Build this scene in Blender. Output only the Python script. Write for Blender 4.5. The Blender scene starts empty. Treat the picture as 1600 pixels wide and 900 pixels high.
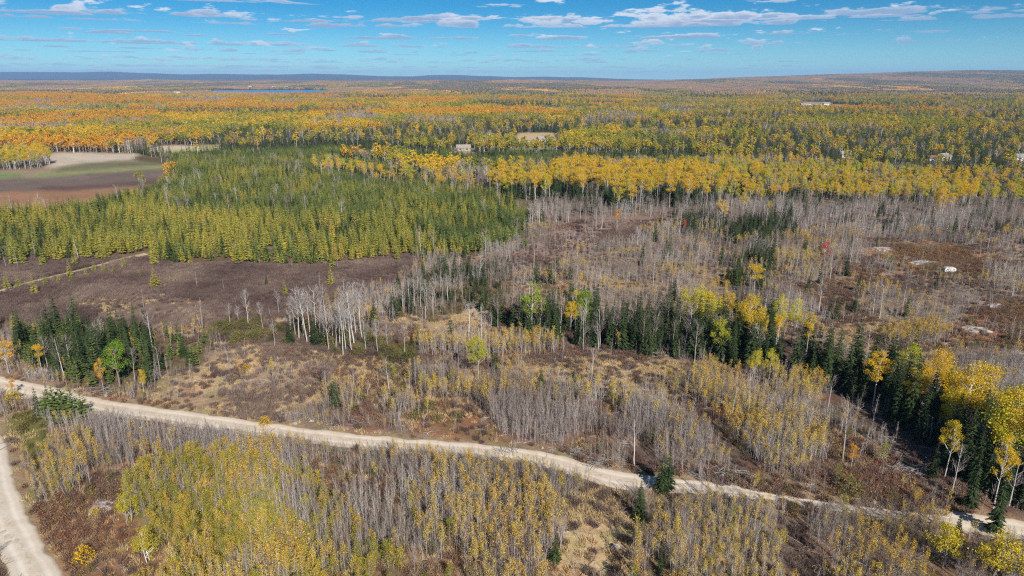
import bpy, math, random
import numpy as np
from mathutils import Vector

random.seed(7)
rng = np.random.default_rng(7)
SC = bpy.context.scene
COL = SC.collection
R = math.radians

# ------------------------------------------------------------------ camera
CAM_H = 60.0
PITCH = R(17.0)
cam_data = bpy.data.cameras.new('camera')
cam_data.sensor_width = 36.0
cam_data.lens = 24.0
cam_data.clip_start = 0.5
cam_data.clip_end = 60000.0
cam = bpy.data.objects.new('camera', cam_data)
COL.objects.link(cam)
cam.location = (0, 0, CAM_H)
cam.rotation_euler = (R(90) - PITCH, 0, 0)
SC.camera = cam

# ------------------------------------------------------------------ light
SUN_AZ = R(157.0)       # compass bearing from +Y towards +X: behind the camera, to the right
SUN_EL = R(33.0)
sun_dir = Vector((math.sin(SUN_AZ) * math.cos(SUN_EL), math.cos(SUN_AZ) * math.cos(SUN_EL), math.sin(SUN_EL)))
sl = bpy.data.lights.new('sun', 'SUN')
sl.energy = 5.0
sl.angle = R(0.53)
sl.color = (1.0, 0.95, 0.88)
sun = bpy.data.objects.new('sun', sl)
COL.objects.link(sun)
sun.rotation_euler = sun_dir.to_track_quat('Z', 'Y').to_euler()
sun.location = (0, 0, 200)

SC.view_settings.view_transform = 'Standard'
SC.view_settings.look = 'None'
SC.view_settings.exposure = 0.55
SC.view_settings.gamma = 1.0
SC.view_settings.use_curve_mapping = False
SC.render.engine = 'CYCLES'
SC.cycles.max_bounces = 5
SC.cycles.diffuse_bounces = 1
SC.cycles.glossy_bounces = 2
SC.cycles.transmission_bounces = 2
SC.cycles.transparent_max_bounces = 4
SC.cycles.volume_bounces = 0
SC.cycles.use_denoising = False
SC.cycles.filter_width = 1.2
SC.cycles.sample_clamp_indirect = 4.0

world = bpy.data.worlds.new('World')
SC.world = world
world.use_nodes = True


class NT:
    """short hand for wiring a node tree"""
    def __init__(self, tree):
        self.t = tree
        tree.nodes.clear()

    def n(self, typ, **kw):
        nd = self.t.nodes.new(typ)
        for k, v in kw.items():
            setattr(nd, k, v)
        return nd

    def l(self, a, b):
        self.t.links.new(a, b)

    def setin(self, sock, v):
        if isinstance(v, bpy.types.NodeSocket):
            self.l(v, sock)
        else:
            if sock.type == 'RGBA' and len(v) == 3:
                v = (*v, 1)
            sock.default_value = v

    def math(self, op, a, b=0.0, clamp=False):
        m = self.n('ShaderNodeMath', operation=op)
        m.use_clamp = clamp
        self.setin(m.inputs[0], a)
        self.setin(m.inputs[1], b)
        return m.outputs[0]

    def mix(self, f, a, b, blend='MIX'):
        m = self.n('ShaderNodeMix', data_type='RGBA', blend_type=blend)
        self.setin(m.inputs[0], f)
        self.setin(m.inputs[6], a)
        self.setin(m.inputs[7], b)
        return m.outputs[2]

    def sstep(self, x, lo, hi):
        m = self.n('ShaderNodeMapRange', interpolation_type='SMOOTHSTEP')
        self.setin(m.inputs[0], x)
        self.setin(m.inputs[1], lo)
        self.setin(m.inputs[2], hi)
        return m.outputs[0]

    def noise(self, vec, scale, detail=3.0, rough=0.5, dims='3D'):
        nd = self.n('ShaderNodeTexNoise', noise_dimensions=dims)
        if vec is not None:
            self.l(vec, nd.inputs['Vector'])
        nd.inputs['Scale'].default_value = scale
        nd.inputs['Detail'].default_value = detail
        nd.inputs['Roughness'].default_value = rough
        return nd.outputs[0]

    def ramp(self, f, stops):
        r = self.n('ShaderNodeValToRGB')
        el = r.color_ramp.elements
        while len(el) < len(stops):
            el.new(0.5)
        for e, (p, c) in zip(el, stops):
            e.position = p
            e.color = (*c, 1)
        self.setin(r.inputs[0], f)
        return r.outputs[0]


def build_world():
    w = NT(world.node_tree)
    sky = w.n('ShaderNodeTexSky', sky_type='NISHITA')
    sky.sun_disc = False
    sky.sun_elevation = SUN_EL
    sky.sun_rotation = SUN_AZ
    sky.altitude = 1500
    sky.air_density = 1.0
    sky.dust_density = 0.1
    sky.ozone_density = 4.0
    tc = w.n('ShaderNodeTexCoord')
    sep = w.n('ShaderNodeSeparateXYZ')
    w.l(tc.outputs['Generated'], sep.inputs[0])
    # the deep autumn blue of a clear dry day, all round the sky
    deep = w.sstep(sep.outputs[2], -0.02, 0.11)
    tint = w.mix(deep, TI0, TI1)
    blue = w.mix(1.0, sky.outputs[0], tint, 'MULTIPLY')
    # heaped fair-weather clouds in rows that crowd together towards the horizon
    z = w.math('MAXIMUM', w.math('ADD', sep.outputs[2], 0.010), 0.006)
    lz = w.math('LOGARITHM', z, math.e)
    az = w.math('ARCTAN2', sep.outputs[0], sep.outputs[1])
    high = w.math('SUBTRACT', 1.0, w.sstep(sep.outputs[2], 0.5, 0.8))
    up = w.sstep(sep.outputs[2], 0.0, 0.012)
    fade = w.math('ADD', 0.30, w.math('MULTIPLY', w.sstep(sep.outputs[2], 0.004, 0.07), 0.62))
    c = blue
    for K, off, seed, th in ((2.0, 0.13, CLOUD[0], 0.522), (2.5, 0.61, CLOUD[1], 0.525), (3.3, 0.37, CLOUD[0] + 31.7, 0.53), (1.8, 0.83, CLOUD[1] + 77.1, 0.53), (4.4, 0.21, CLOUD[0] + 11.1, 0.53)):
        q = w.math('ADD', w.math('MULTIPLY', lz, K), 40.0 + off)
        n = w.math('FLOOR', q)
        v = w.math('SUBTRACT', q, n)
        # angular size of the row's clouds follows the height of the row
        zc = w.math('POWER', math.e, w.math('DIVIDE', w.math('SUBTRACT', n, 39.5 + off), K))
        u = w.math('DIVIDE', az, zc)
        cv = w.n('ShaderNodeCombineXYZ')
        w.l(w.math('MULTIPLY', u, 0.85), cv.inputs[0])
        w.l(w.math('MULTIPLY', v, 1.5), cv.inputs[1])
        w.l(w.math('ADD', w.math('MULTIPLY', n, 7.31), seed), cv.inputs[2])
        f = w.noise(cv.outputs[0], 1.25, 6.0, 0.58)
        cb = w.n('ShaderNodeCombineXYZ')
        w.l(w.math('MULTIPLY', az, 1.3), cb.inputs[0])
        w.l(w.math('MULTIPLY', lz, 0.5), cb.inputs[1])
        cb.inputs[2].default_value = CLOUD[2]
        big = w.math('MULTIPLY', w.math('SUBTRACT', w.noise(cb.outputs[0], 1.0, 1.0), 0.5), 0.40)
        base = w.math('MULTIPLY', w.math('SUBTRACT', 1.0, w.sstep(v, 0.10, 0.24)), 0.45)
        top = w.math('MULTIPLY', w.math('MAXIMUM', w.math('SUBTRACT', v, 0.24), 0.0), 0.30)
        d = w.math('SUBTRACT', w.math('ADD', f, big), w.math('ADD', base, top))
        cover = w.sstep(d, th, th + 0.055)
        lit = w.sstep(w.math('ADD', v, w.math('MULTIPLY', w.math('SUBTRACT', f, 0.55), -1.6)), 0.16, 0.46)
        cc = w.mix(lit, (3.2, 4.6, 6.9), (7.8, 8.5, 9.6))  # sunlit white tops and shaded grey bases painted into the cloud colour
        k = w.math('MULTIPLY', w.math('MULTIPLY', cover, fade), w.math('MULTIPLY', up, high))
        c = w.mix(k, c, cc)
    bg = w.n('ShaderNodeBackground')
    bg.inputs[1].default_value = 0.065
    w.l(c, bg.inputs[0])
    out = w.n('ShaderNodeOutputWorld')
    w.l(bg.outputs[0], out.inputs[0])


CLOUD = (53.1, 1.7, 15.3)
TI0 = (0.66, 1.02, 1.12)
TI1 = (0.085, 0.54, 0.80)
build_world()

# ------------------------------------------------------------------ picture <-> ground helpers (layout only)
CP, SP = math.cos(PITCH), math.sin(PITCH)
F = 1066.67


def at(x, y, z=0.0):
    """point of the ground seen at photo pixel x, y"""
    v = -(y - 450) / F
    u = (x - 800) / F
    fwd = CP + v * SP
    down = SP - v * CP
    t = (CAM_H - z) / down
    return (u * t, fwd * t)


def to_px(X, Y, Z):
    zz = Z - CAM_H
    d = Y * CP - zz * SP
    up = Y * SP + zz * CP
    return 800 + F * X / d, 450 - F * up / d, d


def height_for(X, Y, z0, ytop):
    v = -(ytop - 450) / F
    return CAM_H + Y * (v * CP - SP) / (CP + v * SP) - z0


def poly(pts):
    return np.array([at(x, y) for x, y in pts])


def inside(P, X, Y):
    res = np.zeros(X.shape, bool)
    n = len(P)
    bx = (X >= P[:, 0].min()) & (X <= P[:, 0].max()) & (Y >= P[:, 1].min()) & (Y <= P[:, 1].max())
    if not bx.any():
        return res
    x, y = X[bx], Y[bx]
    r = np.zeros(x.shape, bool)
    j = n - 1
    for i in range(n):
        xi, yi = P[i]
        xj, yj = P[j]
        if yi != yj:
            c = ((yi > y) != (yj > y)) & (x < (xj - xi) * (y - yi) / (yj - yi) + xi)
            r ^= c
        j = i
    res[bx] = r
    return res


def hash2(ix, iy, seed):
    h = (ix.astype(np.int64) * 374761393 + iy.astype(np.int64) * 668265263 + seed * 974711) & 0xffffffff
    h = ((h ^ (h >> 13)) * 1274126177) & 0xffffffff
    h = h ^ (h >> 16)
    return (h & 0xffffff) / float(0xffffff)


def vnoise(X, Y, s, seed=0):
    x, y = X / s, Y / s
    ix, iy = np.floor(x), np.floor(y)
    fx, fy = x - ix, y - iy
    fx = fx * fx * (3 - 2 * fx)
    fy = fy * fy * (3 - 2 * fy)
    a = hash2(ix, iy, seed)
    b = hash2(ix + 1, iy, seed)
    c = hash2(ix, iy + 1, seed)
    d = hash2(ix + 1, iy + 1, seed)
    return (a * (1 - fx) + b * fx) * (1 - fy) + (c * (1 - fx) + d * fx) * fy


def fbm(X, Y, s, oct=4, seed=0):
    r = 0
    a = 0.5
    tot = 0
    for o in range(oct):
        r = r + a * vnoise(X, Y, s, seed + o * 17)
        tot += a
        a *= 0.5
        s *= 0.5
    return r / tot


# ------------------------------------------------------------------ zones of the land (polygons on the ground)
ZONES = [
    ('grey', [(-900, 640), (-900, 330), (700, 330), (830, 335), (2400, 335), (2400, 640)]),
    ('thick', [(-900, 560), (500, 590), (800, 590), (2400, 560), (2400, 4000), (-900, 4000)]),
    ('gold', [(1040, 330), (1250, 328), (1420, 325), (2400, 345), (2400, 282), (1400, 272), (1200, 260), (1040, 258)]),
    ('greytrees', [(815, 350), (960, 352), (1160, 355), (1400, 368), (2400, 400), (2400, 335), (1420, 318), (1160, 318), (960, 326), (840, 320)]),
    ('talldark', [(765, 300), (850, 318), (960, 328), (1060, 325), (1160, 320), (1200, 292), (1060, 278), (900, 274), (780, 278)]),
    ('farpine', [(250, 262), (255, 245), (400, 234), (560, 230), (650, 236), (760, 240), (900, 240), (1080, 245), (1110, 262), (900, 266), (760, 272), (650, 262), (600, 250), (480, 246), (285, 262)]),
    ('plant', [(-900, 350), (-60, 345), (130, 322), (250, 296), (253, 268), (285, 252), (480, 244), (620, 262), (700, 285), (790, 308), (820, 345), (800, 385), (715, 405), (640, 402), (520, 412), (400, 418), (260, 416), (190, 402), (90, 410), (-60, 417), (-900, 430)]),
    ('beltA', [(485, 262), (560, 268), (640, 272), (745, 290), (745, 298), (640, 290), (560, 282), (485, 275)]),
    ('tam', [(-900, 350), (-60, 345), (150, 332), (330, 345), (500, 348), (640, 352), (705, 380), (640, 402), (520, 412), (400, 418), (260, 416), (190, 402), (90, 410), (-60, 417), (-900, 430)]),
    ('bog', [(-900, 430), (-60, 417), (90, 410), (190, 402), (260, 416), (400, 418), (520, 412), (640, 402), (690, 410), (650, 430), (620, 452), (540, 470), (440, 492), (330, 508), (150, 525), (-60, 525), (-900, 540)]),
    ('bogedge', [(-900, 440), (-60, 425), (90, 416), (190, 408), (260, 422), (400, 426), (520, 420), (640, 410), (640, 400), (520, 408), (400, 414), (260, 412), (190, 398), (90, 406), (-60, 413), (-900, 426)]),
    ('bogstraw', [(130, 480), (180, 462), (260, 458), (310, 470), (280, 490), (180, 496)]),
    ('brushgreen', [(320, 510), (430, 500), (560, 520), (640, 540), (700, 565), (620, 575), (560, 560), (500, 545), (420, 540), (320, 535)]),
    ('mid', [(225, 625), (290, 565), (380, 535), (500, 545), (620, 570), (760, 585), (860, 560), (1000, 555), (1100, 580), (1120, 640), (1040, 640), (940, 612), (800, 600), (640, 592), (520, 605), (500, 640), (420, 655), (300, 640)]),
    ('straw', [(320, 565), (380, 540), (420, 545), (400, 575), (380, 600), (320, 620), (290, 600)]),
    ('straw', [(800, 590), (880, 560), (1040, 565), (1110, 600), (1130, 640), (1060, 650), (940, 600)]),
    ('straw', [(870, 800), (930, 758), (985, 770), (1005, 850), (1010, 940), (850, 940), (895, 850)]),
    ('straw', [(620, 490), (700, 470), (800, 500), (740, 520), (640, 515)]),
    ('straw', [(1290, 505), (1420, 500), (1500, 540), (1480, 560), (1380, 560), (1290, 535)]),
    ('open', [(820, 380), (900, 345), (1000, 335), (1060, 345), (1000, 370), (900, 400), (830, 430), (800, 470), (760, 450)]),
    ('dense', [(490, 668), (500, 640), (700, 640), (1000, 640), (1100, 690), (1130, 745), (1000, 715), (880, 690), (700, 680)]),
    ('dense', [(140, 665), (200, 655), (340, 670), (420, 700), (410, 745), (330, 735), (250, 720), (150, 700)]),
    ('leafy', [(180, 790), (240, 740), (330, 722), (430, 745), (450, 800), (500, 900), (520, 1100), (140, 1100), (180, 920), (290, 885), (230, 830)]),
    ('leafysap', [(1000, 800), (1230, 790), (1260, 830), (1180, 1000), (1000, 1000)]),
    ('leafysap', [(30, 720), (130, 690), (150, 740), (110, 790), (40, 780)]),
    ('leafedge', [(300, 712), (430, 722), (540, 790), (640, 900), (700, 1100), (520, 1100), (500, 900), (450, 800), (430, 745)]),
    ('red', [(40, 800), (110, 775), (200, 755), (235, 745), (195, 790), (240, 850), (280, 890), (150, 960), (100, 900)]),
    ('red', [(620, 650), (700, 620), (760, 650), (800, 690), (700, 685), (640, 670)]),
    ('red', [(860, 690), (940, 670), (960, 700), (900, 715)]),
    ('mixb', [(1000, 600), (1140, 575), (1290, 618), (1370, 690), (1440, 750), (1480, 790), (1300, 775), (1160, 750), (1140, 690)]),
    ('fringe', [(1370, 528), (1500, 500), (1515, 528), (1400, 548)]),
    ('fringe', [(1190, 412), (1270, 406), (1275, 418), (1200, 422)]),
    ('fringe', [(1050, 605), (1180, 592), (1275, 612), (1260, 640), (1100, 636)]),
    ('fringe', [(640, 548), (850, 530), (875, 552), (780, 566), (660, 562)]),
    ('fringe', [(640, 622), (720, 612), (830, 618), (820, 632), (700, 632)]),
    ('fringe', [(1130, 700), (1200, 660), (1280, 670), (1300, 720), (1200, 740)]),
    ('fringe', [(700, 800), (860, 770), (880, 830), (860, 1000), (760, 1000)]),
    ('fringe', [(1280, 850), (1400, 830), (1500, 900), (1480, 1000), (1300, 1000)]),
    ('clear', [(1062, 640), (1090, 640), (1150, 690), (1190, 742), (1155, 748), (1120, 705)]),
    ('clear', [(1212, 800), (1262, 805), (1255, 900), (1200, 900)]),
    ('clear', [(945, 690), (1000, 690), (1030, 750), (985, 742)]),
    ('barrens', [(1340, 390), (1420, 375), (1500, 385), (1570, 400), (1530, 432), (1440, 438), (1390, 425)]),
    ('barrens', [(1460, 520), (1530, 470), (1600, 470), (1700, 520), (1700, 610), (1600, 580), (1540, 560), (1480, 540)]),
    ('strip', [(760, 500), (870, 490), (1000, 505), (1080, 515), (1200, 530), (1300, 560), (1420, 600), (1520, 650), (1650, 720), (2300, 860), (2300, 1000), (1700, 860), (1620, 845), (1530, 790), (1450, 720), (1380, 660), (1290, 618), (1200, 590), (1080, 570), (1000, 552), (870, 535), (760, 515)]),
    ('clear', [(1290, 618), (1380, 650), (1440, 700), (1500, 770), (1540, 800), (1470, 795), (1400, 740), (1370, 690), (1290, 650)]),
    ('sprucep', [(1125, 500), (1200, 510), (1215, 460), (1200, 430), (1150, 425)]),
    ('sprucep', [(1045, 372), (1180, 380), (1245, 374), (1240, 350), (1050, 348)]),
    ('sprucep', [(1150, 420), (1165, 385), (1200, 385), (1205, 420)]),
    ('mixgrove', [(600, 492), (700, 500), (740, 470), (820, 460), (810, 430), (760, 415), (700, 425), (620, 455)]),
    ('firs', [(20, 565), (90, 590), (170, 615), (240, 610), (250, 580), (325, 565), (320, 540), (200, 528), (20, 530)]),
    ('roadfirs', [(58, 655), (85, 668), (130, 668), (152, 656), (130, 644), (66, 640)]),
    ('verge', [(20, 640), (55, 640), (80, 700), (50, 740), (30, 720)]),
    ('farorange', [(-300, 236), (-100, 170), (300, 156), (640, 158), (860, 165), (800, 186), (560, 196), (330, 214), (180, 240)]),
    ('farcon', [(560, 214), (640, 199), (990, 196), (1010, 212), (860, 220), (640, 222)]),
    ('farmixd', [(980, 236), (1010, 212), (1250, 208), (1700, 214), (1700, 262), (1440, 256), (1290, 258), (1040, 242)]),
    ('farmixd', [(330, 232), (480, 214), (640, 222), (800, 222), (800, 236), (560, 230), (400, 236)]),
    ('farcon', [(1060, 186), (1250, 180), (1700, 184), (1700, 192), (1300, 193), (1060, 194)]),
    ('farcon', [(1300, 174), (1450, 168), (1700, 170), (1700, 176), (1400, 178)]),
    ('fargoldz', [(1100, 186), (1180, 176), (1290, 177), (1290, 181), (1180, 186)]),
    ('fargoldz', [(1380, 262), (1480, 256), (1700, 262), (1700, 280), (1500, 276)]),
    ('field', [(-700, 300), (-60, 266), (20, 264), (60, 246), (85, 238), (210, 240), (228, 246), (262, 252), (262, 267), (252, 292), (170, 312), (60, 328), (-60, 332), (-700, 345)]),
    ('field', [(228, 236), (250, 228), (345, 226), (342, 236), (265, 242)]),
    ('field', [(800, 236), (808, 207), (868, 207), (874, 236)]),
    ('field', [(706, 244), (708, 231), (740, 231), (744, 244)]),
    ('field', [(1248, 175), (1252, 162), (1300, 161), (1352, 166), (1345, 173)]),
    ('field', [(1310, 255), (1312, 246), (1330, 246), (1332, 255)]),
    ('field', [(1450, 259), (1454, 250), (1484, 250), (1488, 259)]),
    ('field', [(1575, 262), (1580, 248), (1660, 248), (1660, 262)]),
    ('rowtrees', [(-300, 275), (0, 266), (66, 263), (84, 255), (60, 246), (-300, 256)]),
    ('hedge', [(205, 250), (215, 243), (285, 251), (262, 256)]),
    ('lake', [(322, 146.5), (330, 139.5), (400, 139.9), (440, 139.4), (520, 139.8), (512, 147), (490, 148.6), (465, 147.2), (440, 149.2), (415, 147.6), (390, 149), (372, 147.5), (350, 148.2)]),
    ('farclear', [(1255, 156), (1300, 157), (1300, 162), (1250, 162)]),
]
ZW = [(n, poly(p)) for n, p in ZONES]
ZN = ['far'] + [z[0] for z in ZONES]


def warp(X, Y):
    s = np.clip(Y / 120.0, 0.6, 4)
    dx = (fbm(X, Y, 14, 3, 5) - 0.5) * 7 * s
    dy = (fbm(X, Y, 14, 3, 9) - 0.5) * 7 * s
    return X + dx, Y + dy


def zones_at(X, Y, warped=True):
    """name index of the zone at each point, plus masks for exact (unwarped) ones"""
    out = np.zeros(X.shape, int)
    WX, WY = warp(X, Y)
    for i, (n, P) in enumerate(ZW):
        if n in ('field', 'lake', 'farclear', 'hedge', 'rowtrees'):
            m = inside(P, X, Y)
        else:
            m = inside(P, WX, WY)
        out[m] = i + 1
    return out


ZARR = np.array(ZN)


# ------------------------------------------------------------------ terrain height
HILL_PX = [(-400, 113), (0, 113), (150, 113.5), (200, 111.5), (260, 113.5), (330, 115), (440, 115), (520, 116.5), (600, 118), (760, 118.5), (860, 120), (980, 122.5), (1100, 124), (2000, 124)]
NEAR_PX = [(-400, 124), (900, 124), (1000, 123), (1080, 122), (1200, 118.5), (1300, 114.5), (1400, 111.5), (1500, 109.5), (1600, 110), (2000, 111)]


def azprof(tab, az):
    xs = np.array([math.atan((x - 800) / F) for x, y in tab])
    ys = np.array([y for x, y in tab])
    return np.interp(az, xs, ys)


ROAD = [(-140, 575), (-60, 590), (0, 601), (60, 612), (120, 627), (200, 641), (300, 655), (400, 669), (500, 681), (600, 690), (700, 698), (800, 706), (860, 717), (920, 735), (980, 750), (1060, 757), (1130, 764), (1200, 776), (1270, 787), (1350, 797), (1420, 805), (1470, 811), (1530, 818), (1600, 828), (1700, 845), (1900, 880)]
ROAD2 = [(-66, 590), (-54, 620), (-36, 660), (-16, 705), (-7, 750), (6, 800), (30, 850), (58, 900), (92, 960), (125, 1050)]
ROAD3 = [(20, 838), (-10, 852), (-60, 872), (-150, 900)]
TRAIL = [(-120, 480), (-10, 457), (60, 438), (130, 421), (190, 405), (230, 396)]


def smooth_line(px, step=1.0):
    P = np.array([at(x, y) for x, y in px])
    # Catmull-Rom, resampled evenly
    out = []
    Q = np.vstack([2 * P[0] - P[1], P, 2 * P[-1] - P[-2]])
    for i in range(1, len(Q) - 2):
        p0, p1, p2, p3 = Q[i - 1], Q[i], Q[i + 1], Q[i + 2]
        n = max(2, int(np.linalg.norm(p2 - p1) / 0.5))
        t = np.linspace(0, 1, n, endpoint=False)[:, None]
        out.append(0.5 * ((2 * p1) + (-p0 + p2) * t + (2 * p0 - 5 * p1 + 4 * p2 - p3) * t ** 2 + (-p0 + 3 * p1 - 3 * p2 + p3) * t ** 3))
    A = np.vstack(out + [P[-1:]])
    d = np.r_[0, np.cumsum(np.linalg.norm(np.diff(A, axis=0), axis=1))]
    s = np.arange(0, d[-1], step)
    return np.c_[np.interp(s, d, A[:, 0]), np.interp(s, d, A[:, 1])]


LINES = {'road': (smooth_line(ROAD), 2.4), 'road2': (smooth_line(ROAD2), 2.6), 'road3': (smooth_line(ROAD3), 2.2), 'trail': (smooth_line(TRAIL), 2.1)}


def road_dist(X, Y, reach=14.0):
    """distance to the nearest road edge (negative inside), only exact near roads"""
    d = np.full(X.shape, 99.0)
    for L, hw in LINES.values():
        b = (X > L[:, 0].min() - reach) & (X < L[:, 0].max() + reach) & (Y > L[:, 1].min() - reach) & (Y < L[:, 1].max() + reach)
        idx = np.nonzero(b)[0] if b.ndim == 1 else None
        if idx is None:
            raise ValueError
        L2 = L[::2]
        for k in range(0, len(idx), 20000):
            ii = idx[k:k + 20000]
            dd = np.full(len(ii), 1e9)
            xx, yy = X[ii].astype(np.float32), Y[ii].astype(np.float32)
            for q in range(0, len(L2), 64):
                s = L2[q:q + 64].astype(np.float32)
                d2 = (xx[:, None] - s[None, :, 0]) ** 2 + (yy[:, None] - s[None, :, 1]) ** 2
                dd = np.minimum(dd, d2.min(1))
            d[ii] = np.minimum(d[ii], np.sqrt(dd) - hw)
    return d


def hgt(X, Y):
    X = np.asarray(X, float)
    Y = np.asarray(Y, float)
    r = np.hypot(X, Y)
    h = (fbm(X, Y, 55, 2, 31) - 0.5) * 1.2
    k = np.clip((r - 450) / 2500, 0, 1)
    h = h + (fbm(X, Y, 420, 3, 41) - 0.5) * 26 * k
    k2 = np.clip((r - 2500) / 4000, 0, 1)
    h = h + (fbm(X, Y, 1500, 3, 51) - 0.42) * 60 * k2
    az = np.arctan2(X, np.maximum(Y, 1))
    # the far blue range and the nearer brown rise on the right
    t = r * np.cos(az)
    fwd = Y > 0
    h = h + 40 * np.clip((t - 4600) / 7000, 0, 1) * fwd
    top = (124 - azprof(HILL_PX, az) - 1.2) / F * 18500 + CAM_H
    top = top + (fbm(X, X * 0 + 2.0, 1700, 3, 61) - 0.5) * 95
    g = np.clip((t - 15000) / 3400, 0, 1)
    g = g * g * (3 - 2 * g)
    h = h * (1 - g) + top * g * fwd
    top2 = (124 - azprof(NEAR_PX, az) - 1.5) / F * 8200 + CAM_H
    top2 = top2 + (fbm(X, X * 0 + 5.0, 700, 3, 71) - 0.5) * 16 - 12
    on = np.clip((124 - azprof(NEAR_PX, az)) / 3.0, 0, 1) * fwd
    g2 = np.clip((t - 3600) / 4600, 0, 1)
    g2 = g2 ** 1.5
    h = h * (1 - g2 * on) + top2 * g2 * on
    # the lake basin lies low and level
    lx, ly = at(425, 142.8)
    q = ((X - lx) / 900.0) ** 2 + ((Y - ly) / 950.0) ** 2
    m = np.clip(1.6 - q, 0, 1)
    h = h * (1 - m) + (-3.0) * m
    # land between camera and the lake stays low
    m2 = np.clip(1 - np.abs(az - math.atan((425 - 800) / F)) / 0.12, 0, 1) * (r < 4200) * (r > 1500)
    return h - np.maximum(h, 0) * m2 * 0.8


def new_mesh(name, V, loops, counts, mats=(), midx=None, smooth=False):
    me = bpy.data.meshes.new(name)
    V = np.asarray(V, np.float32)
    loops = np.asarray(loops, np.int32)
    counts = np.asarray(counts, np.int32)
    me.vertices.add(len(V))
    me.vertices.foreach_set('co', V.ravel())
    me.loops.add(len(loops))
    me.loops.foreach_set('vertex_index', loops)
    me.polygons.add(len(counts))
    st = np.r_[0, np.cumsum(counts)[:-1]].astype(np.int32)
    me.polygons.foreach_set('loop_start', st)
    me.polygons.foreach_set('loop_total', counts)
    if midx is not None:
        me.polygons.foreach_set('material_index', np.asarray(midx, np.int32))
    me.polygons.foreach_set('use_smooth', np.full(len(counts), smooth))
    for m in mats:
        me.materials.append(m)
    me.update(calc_edges=True)
    return me


def link(name, me, parent=None):
    o = bpy.data.objects.new(name, me)
    COL.objects.link(o)
    if parent is not None:
        o.parent = parent
    return o


def tag(o, label=None, cat=None, group=None, kind=None):
    if label:
        o['label'] = label
    if cat:
        o['category'] = cat
    if group:
        o['group'] = group
    if kind:
        o['kind'] = kind
    return o


# ------------------------------------------------------------------ materials
def principled(name, rough=0.8, spec=0.2):
    m = bpy.data.materials.new(name)
    m.use_nodes = True
    w = NT(m.node_tree)
    b = w.n('ShaderNodeBsdfPrincipled')
    b.inputs['Roughness'].default_value = rough
    b.inputs['Specular IOR Level'].default_value = spec
    o = w.n('ShaderNodeOutputMaterial')
    w.l(b.outputs[0], o.inputs[0])
    return m, w, b, o


def leaf_mat(name, stops, transl=0.35, isl=0.5, bright=(0.75, 1.25), locscale=0.0):
    """colour differs from tree to tree and from leaf spray to leaf spray"""
    m = bpy.data.materials.new(name)
    m.use_nodes = True
    w = NT(m.node_tree)
    oi = w.n('ShaderNodeObjectInfo')
    ge = w.n('ShaderNodeNewGeometry')
    f = w.math('ADD', w.math('MULTIPLY', oi.outputs['Random'], 1 - isl), w.math('MULTIPLY', ge.outputs['Random Per Island'], isl))
    if locscale:
        nz = w.noise(oi.outputs['Location'], locscale, 2.0)
        f = w.math('ADD', w.math('MULTIPLY', f, 0.6), w.math('SUBTRACT', w.math('MULTIPLY', nz, 1.6), 0.6))
    c = w.ramp(f, stops)
    wn = w.n('ShaderNodeTexWhiteNoise', noise_dimensions='1D')
    w.l(ge.outputs['Random Per Island'], wn.inputs['W'])
    br = w.math('ADD', w.math('MULTIPLY', wn.outputs['Value'], bright[1] - bright[0]), bright[0])
    vm = w.n('ShaderNodeVectorMath', operation='SCALE')
    w.l(c, vm.inputs[0])
    w.l(br, vm.inputs['Scale'])
    d = w.n('ShaderNodeBsdfDiffuse')
    w.l(vm.outputs[0], d.inputs[0])
    o = w.n('ShaderNodeOutputMaterial')
    if transl > 0:
        t = w.n('ShaderNodeBsdfTranslucent')
        w.l(vm.outputs[0], t.inputs[0])
        mx = w.n('ShaderNodeMixShader')
        mx.inputs[0].default_value = transl
        w.l(d.outputs[0], mx.inputs[1])
        w.l(t.outputs[0], mx.inputs[2])
        w.l(mx.outputs[0], o.inputs[0])
    else:
        w.l(d.outputs[0], o.inputs[0])
    return m


M = {}
M['gold'] = leaf_mat('leaf_gold', [(0.0, (0.52, 0.45, 0.05)), (0.3, (0.74, 0.52, 0.04)), (0.65, (0.84, 0.51, 0.03)), (1.0, (0.66, 0.47, 0.05))], 0.4, 0.4, (0.65, 1.2))
M['goldgreen'] = leaf_mat('leaf_yellow_green', [(0.0, (0.30, 0.36, 0.04)), (0.5, (0.58, 0.52, 0.05)), (1.0, (0.72, 0.56, 0.05))], 0.4)
M['orange'] = leaf_mat('leaf_orange', [(0.0, (0.60, 0.25, 0.04)), (0.5, (0.70, 0.36, 0.04)), (1.0, (0.70, 0.46, 0.05))], 0.35)
M['red'] = leaf_mat('leaf_red', [(0.0, (0.42, 0.04, 0.03)), (0.5, (0.55, 0.08, 0.05)), (1.0, (0.42, 0.05, 0.07))], 0.3)
M['green'] = leaf_mat('leaf_green', [(0.0, (0.12, 0.24, 0.03)), (0.5, (0.24, 0.34, 0.04)), (1.0, (0.38, 0.42, 0.05))], 0.35)
M['ochre'] = leaf_mat('leaf_ochre', [(0.0, (0.60, 0.30, 0.05)), (0.5, (0.72, 0.48, 0.05)), (1.0, (0.62, 0.50, 0.07))], 0.35)
M['leafmix2'] = leaf_mat('leaf_bush_gold', [(0.0, (0.46, 0.44, 0.05)), (0.5, (0.64, 0.52, 0.045)), (1.0, (0.70, 0.50, 0.05))], 0.35, 0.5, (0.6, 1.15))
M['leafmix'] = leaf_mat('leaf_olive_gold', [(0.0, (0.20, 0.22, 0.04)), (0.25, (0.36, 0.33, 0.04)), (0.55, (0.52, 0.42, 0.045)), (0.8, (0.60, 0.42, 0.05)), (1.0, (0.50, 0.26, 0.05))], 0.35, 0.3, (0.6, 1.2))
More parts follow.
